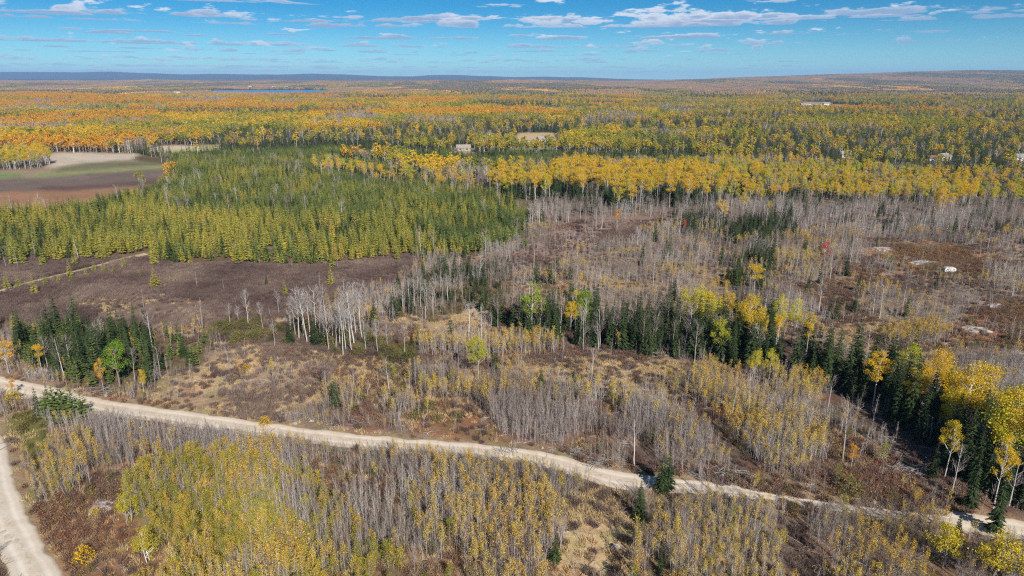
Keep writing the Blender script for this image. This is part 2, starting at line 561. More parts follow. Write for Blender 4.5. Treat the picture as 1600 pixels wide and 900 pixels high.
M['spruce'] = leaf_mat('needle_spruce', [(0.0, (0.022, 0.033, 0.017)), (0.5, (0.036, 0.056, 0.022)), (1.0, (0.064, 0.084, 0.030))], 0.0, 0.5, (0.5, 1.3))
M['pine'] = leaf_mat('needle_pine', [(0.0, (0.050, 0.085, 0.028)), (0.4, (0.100, 0.140, 0.040)), (0.75, (0.20, 0.235, 0.055)), (1.0, (0.32, 0.31, 0.06))], 0.1, 0.3, (0.5, 1.35), 0.03)
M['tam'] = leaf_mat('needle_tamarack', [(0.0, (0.17, 0.19, 0.05)), (0.4, (0.32, 0.31, 0.055)), (0.8, (0.48, 0.39, 0.065)), (1.0, (0.48, 0.31, 0.08))], 0.2, 0.3, (0.4, 1.3), 0.05)
M['farmix'] = leaf_mat('leaf_far_mixed', [(0.0, (0.10, 0.13, 0.04)), (0.3, (0.28, 0.29, 0.05)), (0.6, (0.50, 0.40, 0.05)), (0.85, (0.52, 0.30, 0.05)), (1.0, (0.34, 0.22, 0.14))], 0.3, 0.15, (0.75, 1.15), 0.012)
M['brushp'] = leaf_mat('twig_purple_brown', [(0.0, (0.075, 0.050, 0.046)), (0.5, (0.145, 0.102, 0.088)), (1.0, (0.28, 0.21, 0.16))], 0.0, 0.4, (0.7, 1.3), 0.05)
M['brushr'] = leaf_mat('twig_red_brown', [(0.0, (0.22, 0.06, 0.04)), (0.3, (0.27, 0.10, 0.05)), (0.6, (0.30, 0.17, 0.07)), (1.0, (0.30, 0.23, 0.09))], 0.1, 0.4, (0.7, 1.2), 0.07)
M['brushg'] = leaf_mat('leaf_olive', [(0.0, (0.07, 0.08, 0.025)), (0.5, (0.14, 0.14, 0.035)), (1.0, (0.24, 0.20, 0.05))], 0.15, 0.4)
M['straw'] = leaf_mat('straw_grass', [(0.0, (0.36, 0.24, 0.12)), (0.5, (0.50, 0.36, 0.19)), (1.0, (0.60, 0.46, 0.26))], 0.2, 0.4)
M['bark'] = leaf_mat('bark_grey', [(0.0, (0.20, 0.17, 0.15)), (0.45, (0.38, 0.35, 0.325)), (1.0, (0.74, 0.72, 0.69))], 0.0, 0.1, (0.85, 1.15), 0.045)
M['twig'] = leaf_mat('twig_grey', [(0.0, (0.15, 0.11, 0.09)), (0.5, (0.25, 0.205, 0.18)), (1.0, (0.42, 0.375, 0.34))], 0.0, 0.3, (0.75, 1.25), 0.045)
M['white'] = leaf_mat('bark_white', [(0.0, (0.40, 0.37, 0.34)), (1.0, (0.58, 0.55, 0.52))], 0.0, 0.1, (0.85, 1.1))
M['fargreen'] = leaf_mat('leaf_far_olive', [(0.0, (0.14, 0.18, 0.04)), (0.5, (0.34, 0.33, 0.045)), (1.0, (0.56, 0.46, 0.05))], 0.35, 0.15, (0.75, 1.15), 0.016)
M['farwood'] = leaf_mat('wood_far_mixed', [(0.0, (0.07, 0.085, 0.035)), (0.3, (0.15, 0.14, 0.05)), (0.5, (0.24, 0.18, 0.06)), (0.7, (0.38, 0.21, 0.06)), (0.85, (0.30, 0.15, 0.07)), (1.0, (0.16, 0.10, 0.08))], 0.0, 0.2, (0.8, 1.15), 0.0022)
M['farorange'] = leaf_mat('wood_far_orange', [(0.0, (0.42, 0.17, 0.05)), (0.5, (0.50, 0.26, 0.05)), (1.0, (0.40, 0.28, 0.06))], 0.0, 0.3, (0.8, 1.15))
M['farbare'] = leaf_mat('wood_far_bare', [(0.0, (0.15, 0.095, 0.085)), (0.6, (0.22, 0.14, 0.115)), (1.0, (0.26, 0.18, 0.10))], 0.0, 0.3, (0.8, 1.15))
M['fardark'] = leaf_mat('wood_far_conifer', [(0.0, (0.040, 0.060, 0.030)), (0.6, (0.07, 0.085, 0.035)), (1.0, (0.12, 0.12, 0.045))], 0.0, 0.3, (0.8, 1.15))
M['palegrey'] = leaf_mat('twig_pale_grey', [(0.0, (0.27, 0.235, 0.21)), (1.0, (0.42, 0.385, 0.355))], 0.0, 0.5, (0.7, 1.2))
M['darkbark'] = leaf_mat('bark_brown', [(0.0, (0.09, 0.07, 0.055)), (1.0, (0.17, 0.14, 0.12))], 0.0, 0.1)
M['deadwood'] = leaf_mat('dead_wood', [(0.0, (0.22, 0.195, 0.18)), (1.0, (0.46, 0.43, 0.40))], 0.0, 0.5)


# ------------------------------------------------------------------ tree geometry
class Geo:
    def __init__(self):
        self.V = []
        self.L = []
        self.C = []
        self.M = []
        self.n = 0

    def add(self, V, faces, m=0):
        V = np.asarray(V, float)
        for f in faces:
            self.L.extend([i + self.n for i in f])
            self.C.append(len(f))
            self.M.append(m)
        self.V.append(V)
        self.n += len(V)

    def quads(self, Q, m=0):
        """Q: (n,4,3)"""
        n = len(Q)
        self.V.append(Q.reshape(-1, 3))
        self.L.extend((np.arange(4 * n) + self.n).tolist())
        self.C.extend([4] * n)
        self.M.extend([m] * n)
        self.n += 4 * n

    def tris(self, Q, m=0):
        n = len(Q)
        self.V.append(Q.reshape(-1, 3))
        self.L.extend((np.arange(3 * n) + self.n).tolist())
        self.C.extend([3] * n)
        self.M.extend([m] * n)
        self.n += 3 * n

    def tube(self, pts, rad, sides=5, m=0):
        pts = np.asarray(pts, float)
        k = len(pts)
        V = []
        for i in range(k):
            d = pts[min(i + 1, k - 1)] - pts[max(i - 1, 0)]
            d = d / (np.linalg.norm(d) + 1e-9)
            a = np.cross(d, (0.31, 0.95, 0.05))
            a /= np.linalg.norm(a) + 1e-9
            b = np.cross(d, a)
            for s in range(sides):
                t = 2 * math.pi * s / sides
                V.append(pts[i] + rad[i] * (math.cos(t) * a + math.sin(t) * b))
        faces = []
        for i in range(k - 1):
            for s in range(sides):
                faces.append((i * sides + s, i * sides + (s + 1) % sides, (i + 1) * sides + (s + 1) % sides, (i + 1) * sides + s))
        self.add(V, faces, m)

    def mesh(self, name, mats):
        return new_mesh(name, np.vstack(self.V), self.L, self.C, mats, self.M)

    def verts(self):
        return np.vstack(self.V)


def rv(r, n=None):
    """random unit vectors"""
    v = r.normal(size=(n, 3))
    return v / np.linalg.norm(v, axis=1)[:, None]


def leaf_quads(r, C, size, flat=0.0, asp=0.7):
    """randomly turned leaf sprays centred on C (n,3)"""
    n = len(C)
    nrm = rv(r, n)
    nrm[:, 2] = nrm[:, 2] + flat
    nrm /= np.linalg.norm(nrm, axis=1)[:, None]
    a = np.cross(nrm, rv(r, n))
    a /= np.linalg.norm(a, axis=1)[:, None] + 1e-9
    b = np.cross(nrm, a)
    s = size * r.uniform(0.6, 1.4, (n, 1)) * 0.5
    k1 = r.uniform(0.5, 1.0, (n, 1))
    return np.stack([C - a * s, C - b * s * asp * k1, C + a * s * r.uniform(0.7, 1.1, (n, 1)), C + b * s * asp], 1)


def spikes(g, r, P, D, ln, w, m):
    """thin tapering twigs from points P along D, two crossed blades reduced to one triangle each"""
    n = len(P)
    D = D / np.linalg.norm(D, axis=1)[:, None]
    a = np.cross(D, rv(r, n))
    a /= np.linalg.norm(a, axis=1)[:, None] + 1e-9
    ln = np.broadcast_to(np.asarray(ln, float), (n,))[:, None]
    w = np.broadcast_to(np.asarray(w, float), (n,))[:, None]
    g.tris(np.stack([P - a * w * 0.5, P + a * w * 0.5, P + D * ln], 1), m)


def trunk_line(r, h, bend=0.04, k=6, lean=0.0):
    z = np.linspace(0, 1, k)
    x = np.cumsum(r.normal(size=k)) * bend * h / k
    y = np.cumsum(r.normal(size=k)) * bend * h / k
    x -= x[0]
    y -= y[0]
    la = r.uniform(0, 6.28)
    return np.c_[x + math.cos(la) * lean * h * z, y + math.sin(la) * lean * h * z, z * h - 0.15 * (z == 0)]


def along(line, t):
    k = len(line) - 1
    t = np.clip(t, 0, 0.9999) * k
    i = t.astype(int)
    f = (t - i)[:, None]
    return line[i] * (1 - f) + line[i + 1] * f


def sapling(seed, h=6.0, leaves=0, leafsize=0.2, rad=0.05, span=(0.35, 1.0), twigs=34, leafspan=(0.45, 1.0), wide=1.0):
    r = np.random.default_rng(seed)
    T, Cw = Geo(), Geo()
    ln = trunk_line(r, h, 0.05, 6, r.uniform(0, 0.05))
    T.tube(ln, np.linspace(rad, rad * 0.25, 6), 4)
    if seed % 3 == 0:
        a0 = r.uniform(0, 6.28)
        q0 = along(ln, np.array([r.uniform(0.1, 0.45)]))[0]
        e0 = q0 + np.array([math.cos(a0) * h * 0.13, math.sin(a0) * h * 0.13, h * 0.45])
        T.tube([q0, (q0 + e0) / 2 + (0, 0, -0.1), e0], [rad * 0.7, rad * 0.5, rad * 0.2], 3)
    t = r.uniform(span[0], span[1], twigs)
    P = along(ln, t)
    a = r.uniform(0, 6.28, twigs)
    up = r.uniform(0.9, 2.2, twigs) / wide
    D = np.c_[np.cos(a), np.sin(a), up]
    L = ((1.05 - t) * h * 0.26 + 0.35) * (0.6 + 0.4 * wide)
    spikes(Cw, r, P, D, L, 0.035, 0)
    # finer side twigs
    tip = P + D / np.linalg.norm(D, axis=1)[:, None] * L[:, None] * r.uniform(0.3, 0.8, (twigs, 1))
    D2 = D + rv(r, twigs) * 1.3
    spikes(Cw, r, tip, D2, L * 0.45, 0.022, 0)
    if leaves:
        i = r.integers(0, twigs, leaves)
        tl = t[i]
        keep = (tl > leafspan[0])
        C = P[i] + (D[i] / np.linalg.norm(D[i], axis=1)[:, None]) * (L[i] * r.uniform(0.2, 1.1, leaves))[:, None] + r.normal(size=(leaves, 3)) * 0.16
        Cw.quads(leaf_quads(r, C[keep], leafsize), 1)
    return T, Cw


def conifer(seed, h=8.0, rad=1.5, tiers=17, per=8, z0=0.08, droop=0.25, width=0.5, taper=0.9, gap=0.1, sub=2, up=0.0, trunk=0.09):
    """tapered trunk and whorls of drooping boughs, each bough several ragged sprays"""
    r = np.random.default_rng(seed)
    T, Cw = Geo(), Geo()
    ln = trunk_line(r, h * 0.97, 0.01, 5)
    T.tube(ln, np.linspace(trunk * h / 8 * 1.2, 0.015, 5), 5)
    for i in range(tiers):
        f = (i + r.uniform(-0.3, 0.3)) / (tiers - 1)
        f = min(max(f, 0), 1)
        z = h * (z0 + (1 - z0) * f)
        R0 = rad * (1 - f) ** taper + 0.10
        k = max(3, int(per * (0.55 + 0.45 * (1 - f))))
        base = along(ln, np.array([min(z / (h * 0.97), 0.99)]))[0]
        for j in range(k):
            if r.random() < gap:
                continue
            a = 2 * math.pi * (j + r.uniform(-0.4, 0.4)) / k
            Rj = R0 * r.uniform(0.7, 1.15)
            d = np.array([math.cos(a), math.sin(a), 0])
            s = np.array([-math.sin(a), math.cos(a), 0])
            zt = z + Rj * (up - droop) * r.uniform(0.7, 1.3)
            tip = np.array([base[0], base[1], zt]) + d * Rj
            mid = np.array([base[0], base[1], z + Rj * (up * 0.7 - droop * 0.3)]) + d * Rj * 0.55
            w = Rj * width * 0.5
            root = np.array([base[0], base[1], z + 0.04 * h / 8])
            V = [root, mid - s * w - (0, 0, w * 0.35), tip, mid + s * w - (0, 0, w * 0.35), mid + (0, 0, 0.05)]
            Cw.add(V, [(0, 1, 4), (1, 2, 4), (2, 3, 4), (3, 0, 4)], 0)
            for q in range(sub):
                u = r.uniform(0.35, 0.9)
                sg = -1 if q % 2 else 1
                pr = root * (1 - u) + tip * u
                dd = d * r.uniform(0.5, 0.9) + s * sg * r.uniform(0.5, 1.0) + np.array([0, 0, -droop * r.uniform(0.2, 1.2) + up])
                L = Rj * (1.1 - u) * 0.75 + 0.12
                ww = L * 0.28
                pe = pr + dd / np.linalg.norm(dd) * L
                n2 = np.array([0, 0, 1.0]) * ww * 0.5
                Cw.add([pr + n2, pr - n2, pe, pr + s * 0.0 + d * L * 0.3 + s * sg * ww], [(0, 1, 2), (0, 2, 3)], 0)
    V = [(ln[-1][0] + 0.05, ln[-1][1], h * 0.9), (ln[-1][0] - 0.03, ln[-1][1] + 0.05, h * 0.9), (ln[-1][0] - 0.03, ln[-1][1] - 0.05, h * 0.9), (ln[-1][0], ln[-1][1], h * 1.02)]
    Cw.add(V, [(0, 1, 3), (1, 2, 3), (2, 0, 3)], 0)
    return T, Cw


def broadleaf(seed, h=15.0, crown=(0.45, 1.0), rad=2.6, leaves=900, leafsize=0.42, clumps=20, trunk=0.17, stems=1, sides=6, branches=14, up=1.0, core=True):
    r = np.random.default_rng(seed)
    T, Cw = Geo(), Geo()
    z0, z1 = crown[0] * h, crown[1] * h
    zc, hz = (z0 + z1) / 2, (z1 - z0) / 2
    lines = []
    for s in range(stems):
        ln = trunk_line(r, h * r.uniform(0.85, 0.95), 0.04, 7, 0.0 if stems == 1 else 0.07)
        if stems > 1:
            ln[:, 0] += r.uniform(-0.4, 0.4)
            ln[:, 1] += r.uniform(-0.4, 0.4)
        T.tube(ln, np.linspace(trunk, trunk * 0.18, 7), sides)
        lines.append(ln)
    # clump centres through an egg-shaped volume
    cc = []
    while len(cc) < clumps:
        p = r.uniform(-1, 1, 3)
        q = np.linalg.norm(p)
        if q < 1 and q > 0.25:
            cc.append((p[0] * rad * (1 - 0.25 * p[2]), p[1] * rad * (1 - 0.25 * p[2]), zc + p[2] * hz * 0.92))
    cc = np.array(cc)
    for k in range(min(branches, clumps)):
        ln = lines[k % stems]
        c = cc[k]
        tz = max(0.25 * h, c[2] - np.hypot(c[0], c[1]) * up - 0.3)
        b = along(ln, np.array([tz / (h * 0.92)]))[0]
        mid = (b + c) / 2 + np.array([0, 0, -0.15])
        T.tube([b, mid, c], [trunk * 0.4, trunk * 0.26, trunk * 0.1], 3)
    idx = r.integers(0, clumps, leaves)
    cr = rad * r.uniform(0.26, 0.48, clumps)
    P = rv(r, leaves) * (r.uniform(0, 1, (leaves, 1)) ** 0.45) * cr[idx][:, None]
    P[:, 2] *= 0.8
    C = cc[idx] + P
    Cw.quads(leaf_quads(r, C, leafsize, 0.35), 0)
    return T, Cw


def bare_tree(seed, h=11.0, rad=2.2, z0=0.35, prim=16, sec=7, trunk=0.13, width=0.05, up=1.0, tw=3):
    r = np.random.default_rng(seed)
    T, Cw = Geo(), Geo()
    ln = trunk_line(r, h * 0.95, 0.05, 7, r.uniform(0, 0.04))
    T.tube(ln, np.linspace(trunk, trunk * 0.2, 7), 5)
    t = np.sort(r.uniform(z0, 0.97, prim))
    for i in range(prim):
        b = along(ln, t[i:i + 1])[0]
        a = r.uniform(0, 6.28)
        f = (1 - t[i]) / (1 - z0)
        L = rad * (0.45 + 0.75 * math.sin(min(f * 2.2, 1.57))) * r.uniform(0.7, 1.2)
        d = np.array([math.cos(a), math.sin(a), up * r.uniform(0.7, 1.4)])
        d /= np.linalg.norm(d)
        mid = b + d * L * 0.5 + (0, 0, -0.05)
        tip = b + d * L + (0, 0, 0.22 * L)
        Cw.tube([b, mid, tip], [width, width * 0.65, width * 0.2], 3)
        u = r.uniform(0.25, 1.0, sec)
        P = b + (tip - b) * u[:, None]
        D = d + rv(r, sec) * 0.9 + (0, 0, 0.35)
        spikes(Cw, r, P, D, L * r.uniform(0.25, 0.55, sec), width * 0.75, 0)
        E = P + D / np.linalg.norm(D, axis=1)[:, None] * (L * 0.28)
        for q in range(tw):
            D2 = D + rv(r, sec) * 0.9
            spikes(Cw, r, E, D2, L * 0.28, width * 0.42, 0)
    return T, Cw


def snag(seed, h=9.0, rad=1.2, n=40, trunk=0.10):
    r = np.random.default_rng(seed)
    T, Cw = Geo(), Geo()
    ln = trunk_line(r, h, 0.02, 5, r.uniform(0, 0.05))
    T.tube(ln, np.linspace(trunk, 0.02, 5), 5)
    t = r.uniform(0.2, 1.0, n)
    a = r.uniform(0, 6.28, n)
    D = np.c_[np.cos(a), np.sin(a), r.uniform(-0.35, 0.25, n)]
    L = rad * (1.05 - t) * r.uniform(0.5, 1.2, n) + 0.25
    spikes(Cw, r, along(ln, t), D, L, 0.06, 0)
    P = along(ln, t) + D * (L * 0.5)[:, None]
    spikes(Cw, r, P, D + rv(r, n) * 0.6, L * 0.5, 0.035, 0)
    return T, Cw


def brush(seed, h=0.9, rad=0.7, n=46, w=0.035, leaves=0, ls=0.12, dome=True):
    r = np.random.default_rng(seed)
    G = Geo()
    a = r.uniform(0, 6.28, n)
    q = np.sqrt(r.uniform(0, 1, n))
    P = np.c_[np.cos(a) * q * rad * 0.45, np.sin(a) * q * rad * 0.45, np.full(n, -0.05)]
    tl = r.uniform(0.1, 0.9, n)
    D = np.c_[np.cos(a) * tl * q, np.sin(a) * tl * q, np.full(n, 0.9)] + rv(r, n) * 0.2
    L = h * r.uniform(0.6, 1.15, n) * (1.1 - 0.35 * q)
    spikes(G, r, P, D, L, w, 0)
    E = P + D / np.linalg.norm(D, axis=1)[:, None] * (L * 0.5)[:, None]
    spikes(G, r, E, D + rv(r, n) * 0.8, L * 0.5, w * 0.7, 0)
    if leaves:
        th = r.uniform(0, 6.28, leaves)
        ph = r.uniform(0, 1, leaves)
        rr = r.uniform(0.6, 1.0, leaves)
        C = np.c_[np.cos(th) * np.sqrt(1 - ph ** 2) * rad * rr, np.sin(th) * np.sqrt(1 - ph ** 2) * rad * rr, ph * h * rr + 0.08]
        G.quads(leaf_quads(r, C, ls, 0.3), 1)
    return G


def tuft(seed, h=0.55, n=44, rad=0.45):
    r = np.random.default_rng(seed)
    G = Geo()
    a = r.uniform(0, 6.28, n)
    q = r.uniform(0, 1, n) ** 0.6
    P = np.c_[np.cos(a) * q * rad, np.sin(a) * q * rad, np.full(n, -0.04)]
    D = np.c_[np.cos(a) * 0.5 * q, np.sin(a) * 0.5 * q, np.full(n, 0.8)] + rv(r, n) * 0.25
    spikes(G, r, P, D, h * r.uniform(0.6, 1.2, n), 0.075, 0)
    return G


def deadfall(seed):
    r = np.random.default_rng(seed)
    G = Geo()
    for k in range(7):
        a = r.uniform(0, 6.28)
        L = r.uniform(1.0, 3.2)
        x, y = r.uniform(-1, 1, 2)
        d = np.array([math.cos(a), math.sin(a), 0])
        p = np.array([x, y, r.uniform(0.08, 0.35)])
        q = p + d * L + (0, 0, r.uniform(-0.1, 0.35))
        G.tube([p, (p + q) / 2 + r.normal(0, 0.06, 3), q], [0.04, 0.03, 0.012], 3)
        spikes(G, r, p + (q - p) * r.uniform(0.3, 0.9, (3, 1)), rv(r, 3) + d + (0, 0, 0.4), 0.5, 0.03, 0)
    return G


PROTO = {}          # species -> list of dict(trunk mesh, crown mesh, joined mesh, h)


def species(key, parts_fn, mats_t, mats_c, seeds, h):
    lst = []
    for s in seeds:
        out = parts_fn(s)
        if isinstance(out, tuple):
            T, Cw = out
            tm = T.mesh(key + '_trunk', mats_t)
            cm = Cw.mesh(key + '_crown', mats_c)
            J = Geo()
            J.V = T.V + Cw.V
            J.L = T.L + [i + T.n for i in Cw.L]
            J.C = T.C + Cw.C
            J.M = T.M + [m + len(mats_t) for m in Cw.M]
            jm = J.mesh(key + '_whole', list(mats_t) + list(mats_c))
            lst.append(dict(t=tm, c=cm, j=jm, h=h))
        else:
            lst.append(dict(t=None, c=None, j=out.mesh(key + '_whole', mats_c), h=h))
    PROTO[key] = lst


species('bare_sapling', lambda s: sapling(s, 6.0, 0, 0.2, 0.034, (0.22, 1.0), 46), [M['bark']], [M['twig']], range(100, 108), 6.0)
species('gold_sapling', lambda s: sapling(s, 5.5, 240, 0.15, 0.034, (0.3, 1.0), 40, (0.5, 1)), [M['bark']], [M['twig'], M['ochre']], range(110, 116), 5.5)
species('leafy_sapling', lambda s: sapling(s, 4.2, 680, 0.16, 0.035, (0.12, 1.0), 60, (0.1, 1), 1.5), [M['bark']], [M['twig'], M['leafmix']], range(120, 127), 4.2)
species('spruce', lambda s: conifer(s, 9.0, 1.45, 20, 9, 0.10, 0.35, 0.42, 0.85, 0.08, 3), [M['darkbark']], [M['spruce']], range(130, 136), 9.0)
species('pine', lambda s: conifer(s, 6.0, 1.25, 13, 7, 0.08, 0.0, 0.5, 0.75, 0.12, 3, 0.35), [M['darkbark']], [M['pine']], range(140, 145), 6.0)
species('tamarack', lambda s: conifer(s, 9.0, 1.6, 18, 7, 0.14, 0.12, 0.30, 0.75, 0.15, 4, 0.05), [M['darkbark']], [M['tam']], range(150, 155), 9.0)
species('gold_aspen', lambda s: broadleaf(s, 15.0, (0.42, 1.0), 2.5, 4200, 0.20, 26), [M['white']], [M['gold']], range(160, 165), 15.0)
species('green_aspen', lambda s: broadleaf(s, 13.0, (0.38, 1.0), 2.5, 3800, 0.20, 26), [M['bark']], [M['goldgreen']], range(170, 174), 13.0)
species('broad_aspen', lambda s: broadleaf(s, 13.0, (0.30, 1.0), 3.9, 11000, 0.19, 48, 0.22), [M['bark']], [M['goldgreen']], range(175, 177), 13.0)
species('broad_gold', lambda s: broadleaf(s, 15.0, (0.36, 1.0), 3.6, 10000, 0.19, 44, 0.2), [M['white']], [M['gold']], range(177, 180), 15.0)
species('gold_bush', lambda s: broadleaf(s, 5.0, (0.08, 1.0), 1.5, 3600, 0.11, 30, 0.06, 3, 4, 20), [M['bark']], [M['leafmix2']], range(340, 343), 5.0)
species('green_tree', lambda s: broadleaf(s, 10.0, (0.30, 1.0), 2.3, 3200, 0.19, 24), [M['bark']], [M['green']], range(180, 182), 10.0)
species('orange_tree', lambda s: broadleaf(s, 10.0, (0.35, 1.0), 2.1, 2800, 0.19, 22), [M['bark']], [M['orange']], range(184, 187), 10.0)
species('red_tree', lambda s: broadleaf(s, 6.0, (0.28, 1.0), 1.6, 800, 0.22, 16, 0.08), [M['bark']], [M['red']], range(188, 190), 6.0)
species('bare_tree', lambda s: bare_tree(s, 11.0), [M['bark']], [M['twig']], range(190, 196), 11.0)
species('white_poplar', lambda s: bare_tree(s, 12.0, 2.1, 0.4, 18, 8, 0.13, 0.055, 1.1), [M['white']], [M['palegrey']], range(200, 205), 12.0)
species('snag', lambda s: snag(s), [M['deadwood']], [M['deadwood']], range(210, 214), 9.0)
# undergrowth
species('purple_brush', lambda s: brush(s, 1.05, 0.9, 80, 0.06), [], [M['brushp']], range(220, 224), 0.95)
species('red_brush', lambda s: brush(s, 0.95, 0.85, 50, 0.05, 80, 0.15), [], [M['brushp'], M['brushr']], range(224, 228), 0.8)
species('olive_shrub', lambda s: brush(s, 2.0, 1.3, 50, 0.05, 480, 0.18), [], [M['brushp'], M['brushg']], range(228, 232), 2.0)
species('gold_shrub', lambda s: brush(s, 1.8, 1.1, 30, 0.05, 600, 0.15), [], [M['brushp'], M['gold']], range(232, 234), 1.8)
species('straw_tuft', lambda s: tuft(s), [], [M['straw']], range(236, 240), 0.55)
species('deadfall', lambda s: deadfall(s), [], [M['deadwood']], range(350, 354), 0.4)
# trees seen from far off: same build, coarser
species('far_gold', lambda s: broadleaf(s, 13.0, (0.35, 1.0), 3.0, 320, 0.8, 15, 0.2, 1, 3, 5), [M['bark']], [M['gold']], range(240, 244), 13.0)
species('far_green', lambda s: broadleaf(s, 12.0, (0.32, 1.0), 3.0, 320, 0.8, 15, 0.2, 1, 3, 5), [M['bark']], [M['fargreen']], range(260, 263), 12.0)
species('far_mixed', lambda s: broadleaf(s, 13.0, (0.35, 1.0), 3.0, 320, 0.8, 15, 0.2, 1, 3, 5), [M['bark']], [M['farmix']], range(244, 248), 13.0)
species('far_orange', lambda s: broadleaf(s, 13.0, (0.35, 1.0), 3.0, 320, 0.8, 15, 0.2, 1, 3, 5), [M['bark']], [M['orange']], range(248, 252), 13.0)
species('far_conifer', lambda s: conifer(s, 13.0, 2.1, 9, 6, 0.1, 0.35, 0.6, 0.85, 0.0, 0), [M['darkbark']], [M['spruce']], range(252, 256), 13.0)
species('far_bare', lambda s: bare_tree(s, 11.0, 2.6, 0.35, 12, 5, 0.13, 0.12, 1.0, 2), [M['bark']], [M['twig']], range(256, 260), 11.0)


def clump(seed, mats):
    """a stand of trees some 30 m across, for the land kilometres away"""
    r = np.random.default_rng(seed)
    G = Geo()
    for k in range(48):
        x, y = r.uniform(-17, 17, 2)
        h = r.uniform(8, 14)
        n = 9
        a = np.arange(n) / n * 6.28
        rr = r.uniform(2.2, 3.6)
        m = 1 if r.random() < 0.3 else 0
        ring1 = np.c_[x + np.cos(a) * rr * r.uniform(0.8, 1.1, n), y + np.sin(a) * rr * r.uniform(0.8, 1.1, n), h * r.uniform(0.5, 0.62, n)]
        ring2 = np.c_[x + np.cos(a) * rr * 0.7, y + np.sin(a) * rr * 0.7, h * r.uniform(0.8, 0.92, n)]
        ring0 = np.c_[x + np.cos(a) * rr * 0.5, y + np.sin(a) * rr * 0.5, np.full(n, h * 0.2)]
        V = np.vstack([ring0, ring1, ring2, [[x, y, h]]])
        fs = []
        for i in range(n):
            j = (i + 1) % n
            fs += [(i, j, n + j, n + i), (n + i, n + j, 2 * n + j, 2 * n + i), (2 * n + i, 2 * n + j, 3 * n)]
        G.add(V, fs, m)
    return G


def clumps(key, mats, seeds):
    PROTO[key] = [dict(t=None, c=None, j=clump(s, mats).mesh(key, mats), h=12.0) for s in seeds]


clumps('stand_mixed', [M['farwood'], M['fardark']], range(300, 304))
clumps('stand_orange', [M['farorange'], M['farwood']], range(304, 307))
clumps('stand_dark', [M['fardark'], M['farbare']], range(307, 310))
clumps('stand_bare', [M['farbare'], M['farwood']], range(310, 313))

# ------------------------------------------------------------------ placing
PL = {}             # species -> list of arrays [X, Y, scale xy, scale z, rot, proto]


def put(key, X, Y, s, sz=None, wide=1.0):
    n = len(X)
    if n == 0:
        return
    sz = s if sz is None else sz
    np_ = len(PROTO[key])
    PL.setdefault(key, []).append(np.c_[X, Y, s * wide, sz, rng.uniform(0, 6.283, n), rng.integers(0, np_, n)])


def cand(y0, y1, dens, spread=0.86, pad=18):
    """jittered candidate points at a given density over the wedge of land in view"""
    step = 1 / math.sqrt(dens)
    xm = spread * y1 + pad
    gx = np.arange(-xm, xm, step)
    gy = np.arange(y0, y1, step)
    X, Y = np.meshgrid(gx, gy)
    X, Y = X.ravel(), Y.ravel()
    k = np.abs(X) < spread * Y + pad
    X, Y = X[k], Y[k]
    return X + rng.uniform(-0.5, 0.5, len(X)) * step, Y + rng.uniform(-0.5, 0.5, len(X)) * step


